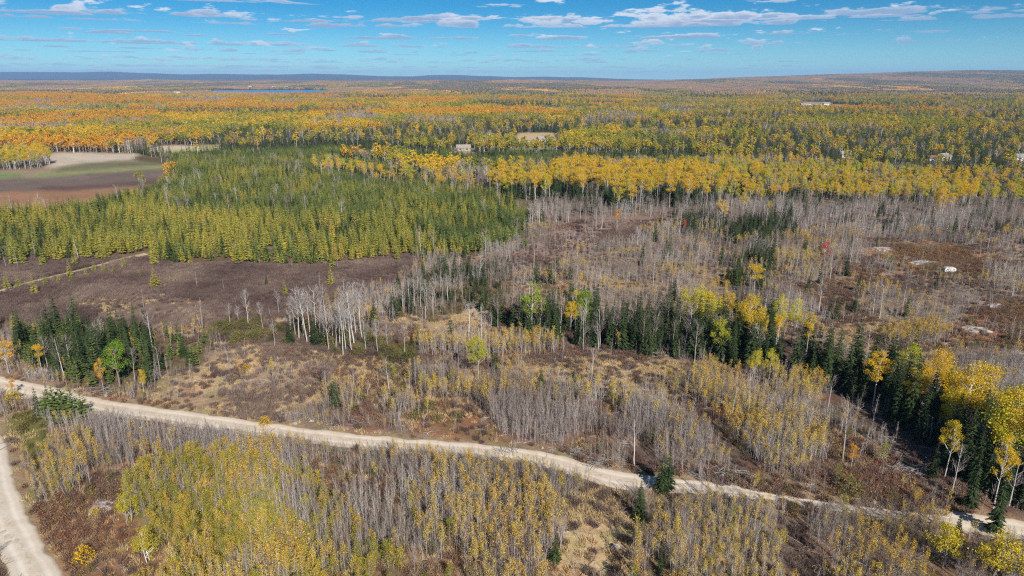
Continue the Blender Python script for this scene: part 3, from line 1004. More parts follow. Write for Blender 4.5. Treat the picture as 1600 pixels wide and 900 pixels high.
# density per square metre of each species in each zone
D = {
    'grey': dict(bare_sapling=0.62, gold_sapling=0.08, purple_brush=0.42, straw_tuft=0.30, bare_tree=0.006, spruce=0.0035, red_brush=0.2, olive_shrub=0.004),
    'thick': dict(bare_sapling=1.25, gold_sapling=0.20, purple_brush=0.45, red_brush=0.50, straw_tuft=0.45, leafy_sapling=0.02, olive_shrub=0.02, bare_tree=0.002),
    'dense': dict(bare_sapling=1.9, gold_sapling=0.10, red_brush=0.5, purple_brush=0.4),
    'leafysap': dict(straw_tuft=0.6, purple_brush=0.3, bare_sapling=0.9, gold_sapling=0.8, leafy_sapling=0.08, red_brush=0.4),
    'leafy': dict(leafy_sapling=0.62, gold_sapling=0.40, bare_sapling=0.45, olive_shrub=0.05, red_brush=0.4, straw_tuft=0.3),
    'leafedge': dict(leafy_sapling=0.16, gold_sapling=0.5, bare_sapling=0.8, olive_shrub=0.02, red_brush=0.4, straw_tuft=0.3),
    'red': dict(red_brush=1.2, bare_sapling=0.06, straw_tuft=0.9, gold_sapling=0.02, purple_brush=0.4, olive_shrub=0.03),
    'mid': dict(straw_tuft=1.0, purple_brush=0.65, red_brush=0.2, bare_sapling=0.55, gold_sapling=0.02),
    'straw': dict(straw_tuft=2.0, purple_brush=0.18, bare_sapling=0.03, red_brush=0.05),
    'open': dict(bare_sapling=0.25, purple_brush=0.7, red_brush=0.35, straw_tuft=0.4, bare_tree=0.004),
    'mixb': dict(bare_sapling=0.75, gold_sapling=0.42, leafy_sapling=0.025, red_brush=0.7, straw_tuft=0.5, purple_brush=0.3, bare_tree=0.006, olive_shrub=0.02),
    'roadfirs': dict(spruce=0.16, pine=0.36, bare_sapling=0.2),
    'rowtrees': dict(gold_aspen=0.022, green_aspen=0.010, bare_tree=0.03, olive_shrub=0.05),
    'hedge': dict(olive_shrub=0.10, bare_tree=0.004),
    'bogedge': dict(purple_brush=1.3, tamarack=0.022, snag=0.004),
    'fringe': dict(bare_sapling=0.9, gold_sapling=0.8, red_brush=0.3, straw_tuft=0.3, purple_brush=0.2),
    'bogstraw': dict(purple_brush=1.1, straw_tuft=0.28, snag=0.001),
    'bog': dict(purple_brush=1.5, snag=0.0016, straw_tuft=0.10, tamarack=0.0006),
    'brushgreen': dict(olive_shrub=0.34, purple_brush=0.6, spruce=0.006),
    'barrens': dict(red_brush=0.9, straw_tuft=0.6, purple_brush=0.4, olive_shrub=0.03, bare_sapling=0.10),
    'tam': dict(tamarack=0.11, pine=0.06, snag=0.004, purple_brush=0.1, spruce=0.012),
    'plant': dict(pine=0.22, tamarack=0.050, spruce=0.012, bare_tree=0.003),
    'beltA': dict(gold_aspen=0.018, green_aspen=0.012, bare_tree=0.014, spruce=0.015, pine=0.03),
    'talldark': dict(gold_aspen=0.013, green_aspen=0.016, spruce=0.05, bare_tree=0.014),
    'gold': dict(gold_aspen=0.014, green_aspen=0.030, bare_tree=0.016, spruce=0.022, gold_sapling=0.06, bare_sapling=0.05),
    'greytrees': dict(bare_tree=0.045, bare_sapling=0.35, spruce=0.010, gold_aspen=0.0012, purple_brush=0.25),
    'farpine': dict(pine=0.16, spruce=0.01),
    'strip': dict(spruce=0.22, bare_tree=0.05, green_aspen=0.003, bare_sapling=0.2, purple_brush=0.2, red_brush=0.1),
    'clear': dict(purple_brush=0.6, red_brush=0.5, bare_sapling=0.02),
    'sprucep': dict(spruce=0.12, bare_tree=0.014, bare_sapling=0.2, gold_sapling=0.04, gold_aspen=0.002),
    'mixgrove': dict(spruce=0.09, bare_tree=0.025, bare_sapling=0.25, olive_shrub=0.05, purple_brush=0.2, red_brush=0.1),
    'firs': dict(spruce=0.13, pine=0.08, gold_sapling=0.03, bare_tree=0.012, olive_shrub=0.05, purple_brush=0.2),
    'verge': dict(olive_shrub=0.25, straw_tuft=0.4),
}
for _z, _v in (('thick', .05), ('dense', .05), ('mixb', .06), ('mid', .03), ('straw', .03), ('open', .03), ('grey', .02), ('strip', .05), ('clear', .06), ('red', .03), ('leafedge', .04), ('fringe', .05), ('mixgrove', .04), ('barrens', .02)):
    D[_z]['deadfall'] = _v
SIZE = {'deadfall': (0.5, 1.3), 'bare_sapling': (0.5, 0.98), 'gold_sapling': (0.52, 1.02), 'leafy_sapling': (0.5, 1.1), 'spruce': (0.35, 1.2), 'pine': (0.45, 1.2), 'tamarack': (0.5, 1.15),
        'gold_aspen': (0.7, 1.05), 'green_aspen': (0.65, 1.05), 'bare_tree': (0.6, 1.05), 'snag': (0.35, 0.9), 'purple_brush': (0.5, 1.6), 'red_brush': (0.6, 1.4),
        'olive_shrub': (0.5, 1.2), 'straw_tuft': (0.7, 1.5)}
ZSIZE = {('grey', 'bare_sapling'): 0.85, ('mid', 'bare_sapling'): 0.42, ('farpine', 'pine'): 0.85, ('strip', 'spruce'): 1.2, ('bog', 'purple_brush'): 1.25, ('roadfirs', 'pine'): 1.05, ('roadfirs', 'spruce'): 1.1, ('firs', 'spruce'): 1.15, ('brushgreen', 'olive_shrub'): 1.35, ('mixb', 'bare_sapling'): 0.85, ('talldark', 'spruce'): 1.35, ('gold', 'spruce'): 1.2, ('plant', 'spruce'): 0.8, ('gold', 'gold_aspen'): 0.72, ('gold', 'green_aspen'): 0.75,
         ('beltA', 'gold_aspen'): 0.65, ('plant', 'pine'): 1.05, ('plant', 'tamarack'): 0.75, ('greytrees', 'bare_tree'): 0.78, ('mixgrove', 'spruce'): 0.8, ('talldark', 'gold_aspen'): 1.1, ('open', 'bare_sapling'): 0.7}
REACH = {'deadfall': 300, 'purple_brush': 300, 'red_brush': 300, 'straw_tuft': 260, 'olive_shrub': 420, 'bare_sapling': 560, 'gold_sapling': 480, 'leafy_sapling': 480}
for sp_, (s0, s1) in SIZE.items():
    y1 = REACH.get(sp_, 760)
    dmax = max(d.get(sp_, 0) for d in D.values())
    for ya, yb in ((58, 200), (200, y1)):
        X, Y = cand(ya, yb, dmax)
        z = ZARR[zones_at(X, Y)]
        dens = np.zeros(len(X))
        zs = np.ones(len(X))
        for zn, dd in D.items():
            m = z == zn
            dens[m] = dd.get(sp_, 0)
            zs[m] = ZSIZE.get((zn, sp_), 1.0)
        # patchiness: thickets come in clones with gaps between them
        pn = fbm(X, Y, 16, 3, 77 + len(sp_))
        clone = fbm(X, Y, 13, 3, 501)                     # aspen clones and the gaps between them
        yel = fbm(X, Y, 24, 3, 601)                       # tamarack against pine in the plantation
        farz = np.clip((Y - 150) / 150, 0, 1)
        if sp_ == 'bare_sapling':
            pn = np.clip((clone - 0.40) * (10 - 4 * farz), 0.04 + 0.1 * farz, 1.35)
        elif sp_ == 'gold_sapling':
            pn = np.clip((fbm(X, Y, 10, 3, 203) - 0.44) * 10, 0.03, 2.4) * np.clip((clone - 0.33) * 8, 0.1, 1)
        elif sp_ in ('gold_aspen', 'green_aspen'):
            pn = np.clip((fbm(X, Y, 38, 3, 701 + len(sp_)) - 0.38) * 7, 0.10, 1.6)
        elif sp_ in ('red_brush', 'straw_tuft', 'purple_brush'):
            gap = np.clip((0.56 - clone) * 6, 0.25, 1.5)
            pn = np.clip((pn - 0.34) * 5.0, 0.12, 1.5) * np.where((z == 'bog') | (z == 'straw') | (z == 'bogedge'), 1.0, gap)
            pn = np.where((z == 'bog') | (z == 'bogedge'), np.clip(pn, 0.8, 2), pn)
        elif sp_ in ('tamarack', 'pine'):
            k_ = np.clip((yel - 0.5) * 9, -1, 1) * (1 if sp_ == 'tamarack' else -1)
            pn = np.clip((pn - 0.26) * 4.5, 0.45, 1.3) * (1 + 0.7 * k_)
        elif sp_ == 'spruce':
            pn = np.where(np.isin(z, ['strip', 'firs', 'roadfirs']), np.clip((pn - 0.32) * 7, 0.22, 1.4), np.clip((pn - 0.36) * 7, 0.08, 1.6))
        else:
            pn = np.clip((pn - 0.32) * 4.6, 0.14, 1.5)
        if 'sapling' in sp_:
            pn = np.where(np.isin(z, ['leafysap', 'fringe']), np.maximum(pn, 0.7), pn)
        keep = rng.uniform(0, 1, len(X)) < dens / dmax * pn
        X, Y, zs = X[keep], Y[keep], zs[keep]
        rd = road_dist(X, Y)
        low = sp_ in ('deadfall', 'red_brush', 'purple_brush', 'straw_tuft')
        ppx, ppy, _ = to_px(X, Y, 0)
        lost = (ppx > 1085) & (ppx < 1480) & (ppy > 740)
        k = rd > np.where(lost, -1.3 if low else -0.9, 0.3 if low else (1.2 if 'sapling' in sp_ else 2.0))
        rdk = rd
        X, Y, zs = X[k], Y[k], zs[k]
        hv = vnoise(X, Y, 9, 301)
        if 'sapling' in sp_ or sp_ == 'olive_shrub':
            zs = zs * np.where(lost[k], 0.8, 0.5 + 0.5 * np.clip(rdk[k] / 9.0, 0, 1) ** 0.8)
        s = (s0 + (s1 - s0) * np.clip(0.5 * hv + 0.5 * rng.uniform(0, 1, len(X)), 0, 1)) * zs
        put(sp_, X, Y, s, s * rng.uniform(0.88, 1.12, len(X)))

# far forest
X, Y = cand(380, 1250, 1 / 19.0, 0.84, 30)
X2, Y2 = cand(1250, 2700, 1 / 36.0, 0.82, 30)
X, Y = np.r_[X, X2], np.r_[Y, Y2]
z = ZARR[zones_at(X, Y)]
k = np.isin(z, ['far', 'farorange', 'farcon', 'farmixd', 'fargoldz'])
X, Y, z = X[k], Y[k], z[k]
U = X / Y
VY = np.clip((np.hypot(X, Y) - 600) / 1500, 0, 1)
n1 = fbm(X * 0.6, Y * 0.9, 130, 3, 401)
n2 = fbm(X * 0.7, Y * 0.6, 140, 4, 402)
n3 = fbm(X, Y * 0.8, 70, 4, 403)
orange = n2 + np.clip(-0.005 - U * 0.12, -0.13, 0.05) + 0.05 * (VY > 0.6) * (U < 0.5) + 0.055 * (z == 'farorange')
conif = n1 + np.clip(U * 0.16 + 0.03, -0.05, 0.115) - 0.05 * (z == 'farorange') + 0.34 * (z == 'farcon') + 0.15 * (z == 'farmixd') - 0.2 * (z == 'fargoldz')
bare = fbm(X, Y * 0.8, 80, 4, 405) + 0.05 * (z == 'farmixd') + np.clip(U * 0.05, 0, 0.03)
pick = np.full(len(X), 'far_mixed', dtype=object)
pick[n3 > 0.52] = 'far_gold'
gsel = (n3 > 0.52) & (fbm(X, Y, 55, 3, 407) + U * 0.22 > 0.50)
pick[gsel] = 'far_green'
pick[(orange > 0.58)] = 'far_orange'
pick[bare > 0.60] = 'far_bare'
pick[conif > 0.535] = 'far_conifer'
rr = rng.uniform(0, 1, len(X))
pick[rr < 0.08] = 'far_conifer'
pick[(rr > 0.08) & (rr < 0.14)] = 'far_mixed'
pick[(rr > 0.14) & (rr < 0.18)] = 'far_bare'
pick[(rr > 0.18) & (rr < 0.20)] = 'far_gold'
# thin the near belt of far forest to varied stands
for kx in ('far_mixed', 'far_green', 'far_gold', 'far_orange', 'far_bare', 'far_conifer'):
    m = pick == kx
    s = rng.uniform(0.55, 1.1, m.sum())
    if kx == 'far_conifer':
        s *= 0.9
    put(kx, X[m], Y[m], s, s * rng.uniform(0.9, 1.15, m.sum()))
# stands to the hills
X, Y = cand(2650, 9500, 1 / 640.0, 0.80, 60)
z = ZARR[zones_at(X, Y)]
k = (z == 'far') | (z == 'farorange') | (z == 'farcon')
X, Y = X[k], Y[k]
n2 = fbm(X, Y * 0.35, 500, 4, 411) + np.clip(0.10 - X / Y * 0.12, -0.05, 0.1) - np.clip((Y - 3500) / 12000, 0, 0.14)
n1 = fbm(X, Y * 0.35, 420, 4, 412)
pick = np.full(len(X), 'stand_mixed', dtype=object)
pick[n2 > 0.60] = 'stand_orange'
pick[n1 > 0.52] = 'stand_bare'
pick[n1 < 0.44] = 'stand_dark'
for kx in ('stand_mixed', 'stand_orange', 'stand_dark', 'stand_bare'):
    m = pick == kx
    s = rng.uniform(0.85, 1.2, m.sum())
    put(kx, X[m], Y[m], s, s)

# ------------------------------------------------------------------ single trees one can point to (photo pixel of the foot, of the tip)
LM = [
    # key, x, y foot, y top, width factor, label
    ('broad_aspen', 1095, 530, 448, 1.0, 'broad yellow-green aspen, the widest crown along the dark spruce strip'),
    ('gold_aspen', 1106, 524, 443, 1.0, 'golden aspen rising just behind the broad yellow-green aspen'),
    ('gold_aspen', 1131, 522, 450, 0.95, 'pale gold aspen between the broad yellow-green one and the tall orange-gold one'),
    ('broad_gold', 1167, 550, 455, 0.9, 'tall orange-gold aspen with a white trunk standing before the spruce strip'),
    ('green_aspen', 1067, 512, 452, 0.7, 'slim yellow-green aspen left of the broad yellow-green aspen'),
    ('gold_aspen', 1259, 556, 487, 0.95, 'vivid golden aspen leaning alone above the dark spruces'),
    ('green_aspen', 1214, 540, 458, 0.7, 'narrow yellow-green aspen, left one of a small pair behind the spruces'),
    ('green_aspen', 1236, 540, 460, 0.7, 'narrow yellow-green aspen, right one of a small pair behind the spruces'),
    ('gold_aspen', 1211, 548, 489, 0.9, 'small dull gold aspen below the narrow yellow-green pair'),
    ('gold_aspen', 1192, 556, 496, 0.7, 'thin gold aspen with a leaning pale trunk beside the orange-gold one'),
    ('green_aspen', 747, 592, 523, 1.15, 'lone yellow-green aspen on several pale trunks in the grey thicket'),
    ('green_tree', 832, 520, 440, 0.9, 'bright green leafy tree at the left end of the dark spruce strip'),
    ('gold_aspen', 891, 528, 465, 0.75, 'narrow yellow aspen growing up through the dark spruces'),
    ('green_aspen', 899, 520, 450, 0.65, 'small yellow-green aspen top behind the narrow yellow aspen'),
    ('green_tree', 915, 522, 447, 0.75, 'green leafy treetop behind the left spruce clump'),
    ('green_aspen', 1176, 606, 538, 0.75, 'thin yellow-green aspen on a pale trunk, left of the roadside-facing pair'),
    ('green_aspen', 1201, 604, 544, 0.85, 'thin yellow-green aspen on a pale trunk, right of the roadside-facing pair'),
    ('gold_aspen', 1364, 632, 545, 1.3, 'gold aspen with a thin crown amid the dark spruces'),
    ('broad_gold', 1426, 655, 577, 1.0, 'yellow aspen with a thin white-limbed crown left of the great golden one'),
    ('broad_gold', 1455, 650, 540, 0.8, 'tall golden aspen behind the great golden one'),
    ('broad_gold', 1502, 690, 556, 1.1, 'great golden aspen, the largest yellow crown at the right'),
    ('broad_aspen', 1478, 690, 600, 0.6, 'yellow-green aspen crown under the great golden aspen'),
    ('broad_gold', 1566, 745, 598, 1.0, 'golden aspen at the right edge before the dark spruces'),
    ('broad_aspen', 1602, 760, 600, 1.15, 'yellow-green aspen cut by the right edge of the view'),
    ('gold_aspen', 1476, 745, 652, 0.8, 'small rounded golden aspen standing in the forest shade'),
    ('gold_aspen', 1552, 795, 675, 0.7, 'slender gold aspen with a leaning white trunk near the road end'),
    ('gold_bush', 1560, 925, 835, 1.35, 'big bushy yellow sapling in the lower right corner'),
    ('gold_bush', 1472, 885, 815, 1.1, 'bushy yellow-green sapling left of the big one in the lower right'),
    ('gold_bush', 232, 882, 825, 1.0, 'bright yellow sapling standing apart at the edge of the leafy thicket'),
    ('gold_bush', 202, 818, 768, 1.0, 'round yellow sapling beside the pale rock outcrop'),
    ('orange_tree', 14, 583, 527, 1.0, 'orange-gold tree at the left edge above the road'),
    ('gold_aspen', 66, 580, 530, 0.8, 'small gold tree among red shrubs left of the dark firs'),
    ('green_tree', 187, 602, 528, 1.0, 'yellow-green leafy tree in the middle of the left fir grove'),
    ('orange_tree', 162, 610, 556, 0.5, 'slim tree with an orange top at the foot of the fir grove'),
    ('gold_aspen', 226, 618, 575, 0.75, 'small leaning gold tree at the right end of the fir grove'),
    ('orange_tree', 21, 620, 586, 0.7, 'orange sapling standing between the two gravel roads'),
    ('red_tree', 1070, 366, 343, 1.0, 'pinkish red maple among bare grey trees'),
    ('red_tree', 1287, 412, 377, 1.0, 'dark crimson maple above the grey thicket'),
    ('orange_tree', 964, 356, 323, 0.75, 'vivid orange tree in front of the tall golden aspens'),
    ('orange_tree', 1329, 735, 690, 0.8, 'orange-red bushy tree beside the forest shadow'),
    ('gold_aspen', 1200, 345, 313, 0.9, 'small bright gold tree above the middle spruce clump'),
    ('gold_aspen', 1258, 385, 360, 1.0, 'gold tree with a rounded low crown right of the middle spruces'),
    ('gold_aspen', 907, 455, 420, 0.6, 'thin gold tree alone in the grey thicket'),
    ('gold_aspen', 1066, 400, 382, 0.9, 'tiny yellow tree alone among pale stems'),
    ('gold_aspen', 1570, 375, 348, 0.8, 'gold tree among grey trees at the far right'),
    # spruces
    ('spruce', 845, 607, 573, 1.25, 'lone dark green fir in the straw-coloured grass'),
    ('spruce', 524, 636, 588, 1.15, 'lone green fir with a black shadow left of the grey thicket'),
    ('spruce', 1033, 768, 708, 1.2, 'dark blue-green spruce on the road edge, front one of the touching pair'),
    ('spruce', 1043, 765, 702, 1.15, 'green spruce on the road edge, rear one of the touching pair'),
    ('spruce', 999, 812, 750, 1.1, 'narrow dark spruce below the road left of the touching pair'),
    ('spruce', 868, 876, 832, 1.2, 'small green fir deep in the thicket near the bottom'),
    ('spruce', 1031, 892, 855, 0.9, 'small green spruce near the bottom below the road spruces'),
    ('spruce', 653, 617, 604, 1.5, 'tiny round fir sticking out of the grey thicket'),
    ('spruce', 1023, 378, 344, 1.0, 'dark spruce standing alone in front of the pink maple'),
    ('spruce', 1456, 748, 688, 1.0, 'sunlit green spruce in front of the forest shadow'),
    ('spruce', 1515, 795, 706, 0.8, 'tall narrow sunlit spruce at the forest edge by the road'),
    ('spruce', 1552, 832, 735, 0.85, 'tall spruce standing right in front of the pale road end'),
    ('spruce', 1495, 838, 800, 1.0, 'short dark spruce at the left end of the pale road stretch'),
    ('spruce', 897, 590, 576, 1.4, 'small round fir below the left spruce clump'),
    ('pine', 820, 390, 366, 1.5, 'round green pine at the right end of the plantation'),
    ('pine', 1008, 372, 352, 0.9, 'small green pine near the vivid orange tree'),
    ('tamarack', 12, 453, 428, 1.1, 'yellow tamarack at the left edge beside the bog track, first from the left'),
    ('tamarack', 30, 451, 430, 1.1, 'yellow tamarack beside the bog track, second from the left'),
    ('tamarack', 55, 462, 427, 0.75, 'tall narrow tamarack below the bog track'),
    ('tamarack', 72, 448, 426, 0.9, 'tamarack on the bog track, next right of the tall narrow one'),
    ('tamarack', 93, 444, 428, 1.2, 'wide yellow tamarack on the middle of the bog track'),
    ('tamarack', 112, 443, 428, 1.1, 'round greenish tamarack below the middle of the bog track'),
    ('tamarack', 135, 431, 416, 1.1, 'small tamarack at the bend of the bog track'),
    ('tamarack', 148, 425, 407, 1.0, 'tamarack above the bend of the bog track, left of two'),
    ('tamarack', 163, 427, 408, 1.0, 'tamarack above the bend of the bog track, right of two'),
    ('tamarack', 178, 428, 414, 1.0, 'pale orange tamarack right of the bog track'),
    ('tamarack', 194, 419, 399, 0.9, 'tamarack at the upper end of the bog track'),
    ('tamarack', 218, 434, 421, 1.1, 'small tamarack left of the lone conical one in the bog'),
    ('tamarack', 243, 449, 417, 1.15, 'lone conical yellow tamarack in the middle of the bog'),
    ('tamarack', 267, 443, 431, 1.2, 'tiny rounded tamarack right of the lone conical one'),
    ('tamarack', 25, 520, 487, 1.0, 'yellow-green tamarack at the lower left corner of the bog'),
    ('pine', 76, 654, 611, 1.5, 'leftmost tree of the round green bushy clump beside the road'),
    ('pine', 90, 658, 603, 1.4, 'tallest bushy pine of the round green clump beside the road'),
    ('pine', 104, 661, 606, 1.5, 'middle front pine of the round green clump beside the road'),
    ('pine', 118, 659, 605, 1.4, 'pine right of the middle in the round green clump beside the road'),
    ('pine', 131, 655, 614, 1.5, 'rightmost pine of the round green clump beside the road'),
    ('pine', 98, 648, 600, 1.3, 'rear pine of the round green clump beside the road'),
    ('spruce', 417, 445, 427, 1.1, 'small dark spruce at the right end of the bog'),
    # bare ones
    ('bare_tree', 924, 608, 540, 0.7, 'pale forked dead tree standing in straw grass'),
    ('bare_tree', 991, 726, 652, 0.85, 'white bare tree above the bend of the road'),
    ('bare_tree', 813, 602, 525, 0.5, 'thin pale bare stem near the lone fir'),
    ('bare_tree', 843, 352, 312, 1.0, 'pale bare tree with a forked trunk before the tall golden aspens'),
    ('bare_tree', 251, 586, 540, 0.8, 'leaning pinkish white birch at the right end of the fir grove'),
    ('bare_tree', 1293, 640, 585, 0.8, 'bare white-stemmed tree at the edge of the forest shadow'),
    ('bare_tree', 1487, 770, 690, 0.8, 'bare pale tree with a drooping top in the dark forest edge'),
    ('snag', 123, 404, 372, 2.0, 'bushy whitish dead tree at the upper edge of the bog'),
    ('snag', 10, 420, 385, 1.0, 'tall white snag at the left edge of the tamaracks'),
    ('snag', 28, 418, 385, 1.0, 'white snag next to the one at the left edge'),
    ('snag', 55, 400, 365, 1.2, 'white snag with ragged branches in front of the tamaracks'),
    ('snag', 266, 475, 460, 0.9, 'small pale snag alone in the purple bog'),
    ('snag', 318, 520, 465, 0.9, 'tall pale dead conifer at the lower edge of the bog'),
    ('snag', 125, 470, 458, 0.6, 'short pale stub in the left part of the bog'),
]
POP = [(360, 510, 474), (374, 506, 476), (388, 506, 450), (411, 512, 472), (429, 541, 500), (436, 490, 452), (455, 528, 476), (467, 530, 450), (480, 534, 448), (484, 528, 456), (494, 521, 446), (507, 528, 466), (514, 546, 482), (525, 544, 484), (536, 552, 476), (534, 520, 460), (542, 524, 438), (556, 520, 438), (562, 514, 438), (550, 550, 480), (573, 490, 442), (572, 548, 498), (590, 548, 498), (606, 542, 508), (632, 552, 504), (461, 520, 462), (474, 526, 452), (548, 530, 444), (553, 534, 455), (566, 528, 450), (540, 545, 470), (531, 536, 468), (520, 530, 474), (500, 534, 476),
       (640, 470, 432), (648, 474, 434), (657, 478, 430), (668, 480, 436), (680, 476, 432), (692, 478, 430), (700, 472, 428), (712, 470, 430), (630, 486, 452), (676, 484, 446)]

ALIAS = {  # species -> (object name, category)
    'bare_sapling': ('bare_sapling', 'sapling'), 'gold_sapling': ('golden_sapling', 'sapling'), 'leafy_sapling': ('leafy_sapling', 'sapling'),
    'spruce': ('spruce_tree', 'spruce'), 'pine': ('pine_tree', 'pine'), 'tamarack': ('tamarack_tree', 'tamarack'),
    'gold_aspen': ('golden_aspen', 'aspen'), 'green_aspen': ('green_aspen', 'aspen'), 'broad_aspen': ('broad_aspen', 'aspen'), 'broad_gold': ('golden_aspen', 'aspen'),
    'green_tree': ('leafy_tree', 'tree'), 'gold_bush': ('yellow_sapling', 'sapling'), 'orange_tree': ('orange_tree', 'tree'), 'red_tree': ('red_maple', 'maple'), 'bare_tree': ('bare_tree', 'bare tree'),
    'white_poplar': ('bare_poplar', 'poplar'), 'snag': ('dead_snag', 'snag'),
    'olive_shrub': ('olive_shrub', 'shrub'), 'gold_shrub': ('golden_shrub', 'shrub'), 'purple_brush': ('purple_shrub', 'shrub'), 'red_brush': ('red_shrub', 'shrub'),
}


def single(key, x, y, z, s, sz, rot, p, label, group=None):
    P = PROTO[key][int(p)]
    nm, cat = ALIAS[key]
    if P['t'] is None:
        o = bpy.data.objects.new(nm, P['j'])
        COL.objects.link(o)
    else:
        o = bpy.data.objects.new(nm, None)
        o.empty_display_size = 0.3
        COL.objects.link(o)
        for pn, me in (('trunk', P['t']), ('crown', P['c'])):
            c = bpy.data.objects.new(pn, me)
            COL.objects.link(c)
            c.parent = o
    o.location = (x, y, z)
    o.rotation_euler = (0, 0, rot)
    o.scale = (s, s, sz)
    tag(o, label, cat, group)
    return o


LMXY = []
for i, (key, x, yf, yt, wf, label) in enumerate(LM):
    X0, Y0 = at(x, yf)
    z0 = float(hgt(np.array([X0]), np.array([Y0]))[0])
    h = height_for(X0, Y0, z0, yt)
    sz = h / PROTO[key][0]['h']
    if key == 'tamarack':
        wf *= 1.35
    p = i % len(PROTO[key])
    single(key, X0, Y0, z0 - 0.03, (0.3 * sz + 0.7 * min(sz, 1.6)) * wf, sz, random.uniform(0, 6.28), p, label)
    LMXY.append((X0, Y0, 1.6 if 'asp' in key or 'gold' in key else 1.3, key))
    if key in ('spruce', 'gold_bush', 'green_aspen', 'red_tree', 'orange_tree'):
        LMXY.append((X0 * 0.975, Y0 * 0.975, 1.9, key))
        if Y0 < 110:
            LMXY.append((X0 * 0.95, Y0 * 0.95, 1.7, key))
PJ = []
for i, (x, yf, yt) in enumerate(POP):
    X0, Y0 = at(x, yf)
    z0 = float(hgt(np.array([X0]), np.array([Y0]))[0])
    h = height_for(X0, Y0, z0, yt)
    sz = h / 12.0
    g = 'bare white poplars at the edge of the purple bog' if i < 34 else 'bare white poplars by the dark conifers above the straw clearing'
    lb = 'bare white poplar in the grove at the edge of the purple bog' if i < 34 else 'bare white poplar beside the dark conifers above the straw clearing'
    PJ.append((X0, Y0, z0, sz, i, x, yf, h, g))
    LMXY.append((X0, Y0, 1.0, 'white_poplar'))
LMXY.append((*at(157, 800), 3.4, 'rock'))
LMXY.append((*at(157, 825), 2.6, 'rock'))
LMA = np.array([(a, b, c) for a, b, c, _ in LMXY])

REFS = [
    (1095, 490, 'the broad yellow-green aspen'), (1167, 500, 'the tall orange-gold aspen'), (1259, 520, 'the leaning vivid golden aspen'), (1225, 500, 'the narrow yellow-green pair'),
    (747, 560, 'the lone yellow-green aspen'), (832, 480, 'the bright green leafy tree'), (891, 500, 'the narrow yellow aspen'), (1188, 575, 'the two thin pale-trunked aspens'),
    (1364, 590, 'the thin-crowned gold aspen'), (1502, 620, 'the great golden aspen'), (1580, 680, 'the golden aspen at the right edge'), (1476, 700, 'the small rounded golden aspen'),
    (1560, 880, 'the big bushy yellow sapling'), (1472, 850, 'the bushy yellow-green sapling'), (232, 855, 'the bright yellow sapling'), (157, 795, 'the pale rock outcrop'),
    (14, 555, 'the orange-gold tree at the left edge'), (187, 565, 'the yellow-green tree of the fir grove'), (226, 600, 'the small leaning gold tree'), (22, 620, 'the fork of the two roads'),
    (1070, 355, 'the pinkish red maple'), (1287, 395, 'the dark crimson maple'), (964, 340, 'the vivid orange tree'), (1329, 712, 'the orange-red bushy tree'), (1200, 330, 'the small bright gold tree'),
    (1258, 372, 'the low-crowned gold tree'), (907, 437, 'the thin gold tree of the grey thicket'), (1570, 362, 'the gold tree at the far right'), (845, 590, 'the lone dark fir'),
    (524, 612, 'the lone fir with a black shadow'), (1038, 738, 'the touching pair of road spruces'), (999, 785, 'the narrow spruce below the road'), (868, 855, 'the small fir near the bottom'),
    (1031, 875, 'the small spruce near the bottom'), (1456, 720, 'the sunlit spruce'), (1552, 790, 'the spruce before the pale road end'), (820, 378, 'the round green pine'),
    (55, 445, 'the left end of the bog track'), (148, 420, 'the bend of the bog track'), (243, 435, 'the lone conical tamarack'), (25, 505, 'the lower left corner of the bog'),
    (417, 436, 'the dark spruce in the bog'), (924, 575, 'the pale forked dead tree'), (991, 690, 'the white bare tree by the road'), (843, 335, 'the forked bare tree'), (251, 562, 'the leaning pinkish birch'),
    (123, 388, 'the bushy whitish dead tree'), (318, 492, 'the tall pale dead conifer'), (480, 500, 'the white poplar grove'), (590, 530, 'the end of the grove'), (670, 460, 'the straw clearing'),
    (1483, 420, 'the white trailer'), (1400, 400, 'the upper red barrens'), (1540, 520, 'the lower red barrens'), (462, 652, 'the grey branch heap near the lone fir'), (945, 722, 'the branch heap at the road bend'),
    (1118, 741, 'the long heap of pale branches'), (724, 230, 'the long low pale house'), (846, 218, 'the small white house'), (1318, 244, 'the grey house'), (1473, 248, 'the white house at the right'),
    (140, 250, 'the pale tan field'), (30, 272, 'the bright green field'), (150, 300, 'the rust-brown field'), (300, 660, 'the left stretch of road'), (650, 695, 'the middle stretch of road'),
    (1200, 775, 'the fading stretch of road'), (385, 577, 'the small orange-gold shrub'), (1130, 455, 'the middle spruce clump'), (400, 350, 'the middle of the tamarack belt'), (600, 330, 'the heart of the plantation'),
    (470, 300, 'the far part of the plantation'), (620, 275, 'the yellow belt across the plantation'), (1000, 300, 'the tallest golden aspens'), (1250, 300, 'the middle of the golden belt'), (1480, 310, 'the right part of the golden belt'),
    (1350, 550, 'the straw slope above the spruces'), (70, 750, 'the golden saplings by the side road'), (400, 820, 'the leafy yellow thicket'), (640, 830, 'the grey thicket at the bottom'), (1120, 850, 'the golden thicket at the bottom'),
    (1300, 860, 'the thicket below the fading road'), (1180, 650, 'the mixed brush above the road'), (760, 640, 'the red patch in the grey thicket'), (940, 830, 'the tan grass hollow'), (1000, 545, 'the middle of the spruce strip'),
]
ORD = ['leftmost', 'second from left', 'third from left', 'fourth from left', 'fifth from left', 'sixth from left', 'seventh from left', 'eighth from left', 'ninth from left', 'tenth from left',
       'eleventh from left', 'twelfth from left', 'thirteenth from left', 'fourteenth from left', 'fifteenth from left', 'sixteenth from left', 'seventeenth from left', 'eighteenth from left', 'nineteenth from left', 'twentieth from left']
REFXY = np.array([at(a, b) for a, b, _ in REFS])
REFPX = np.array([(a, b) for a, b, _ in REFS], float)


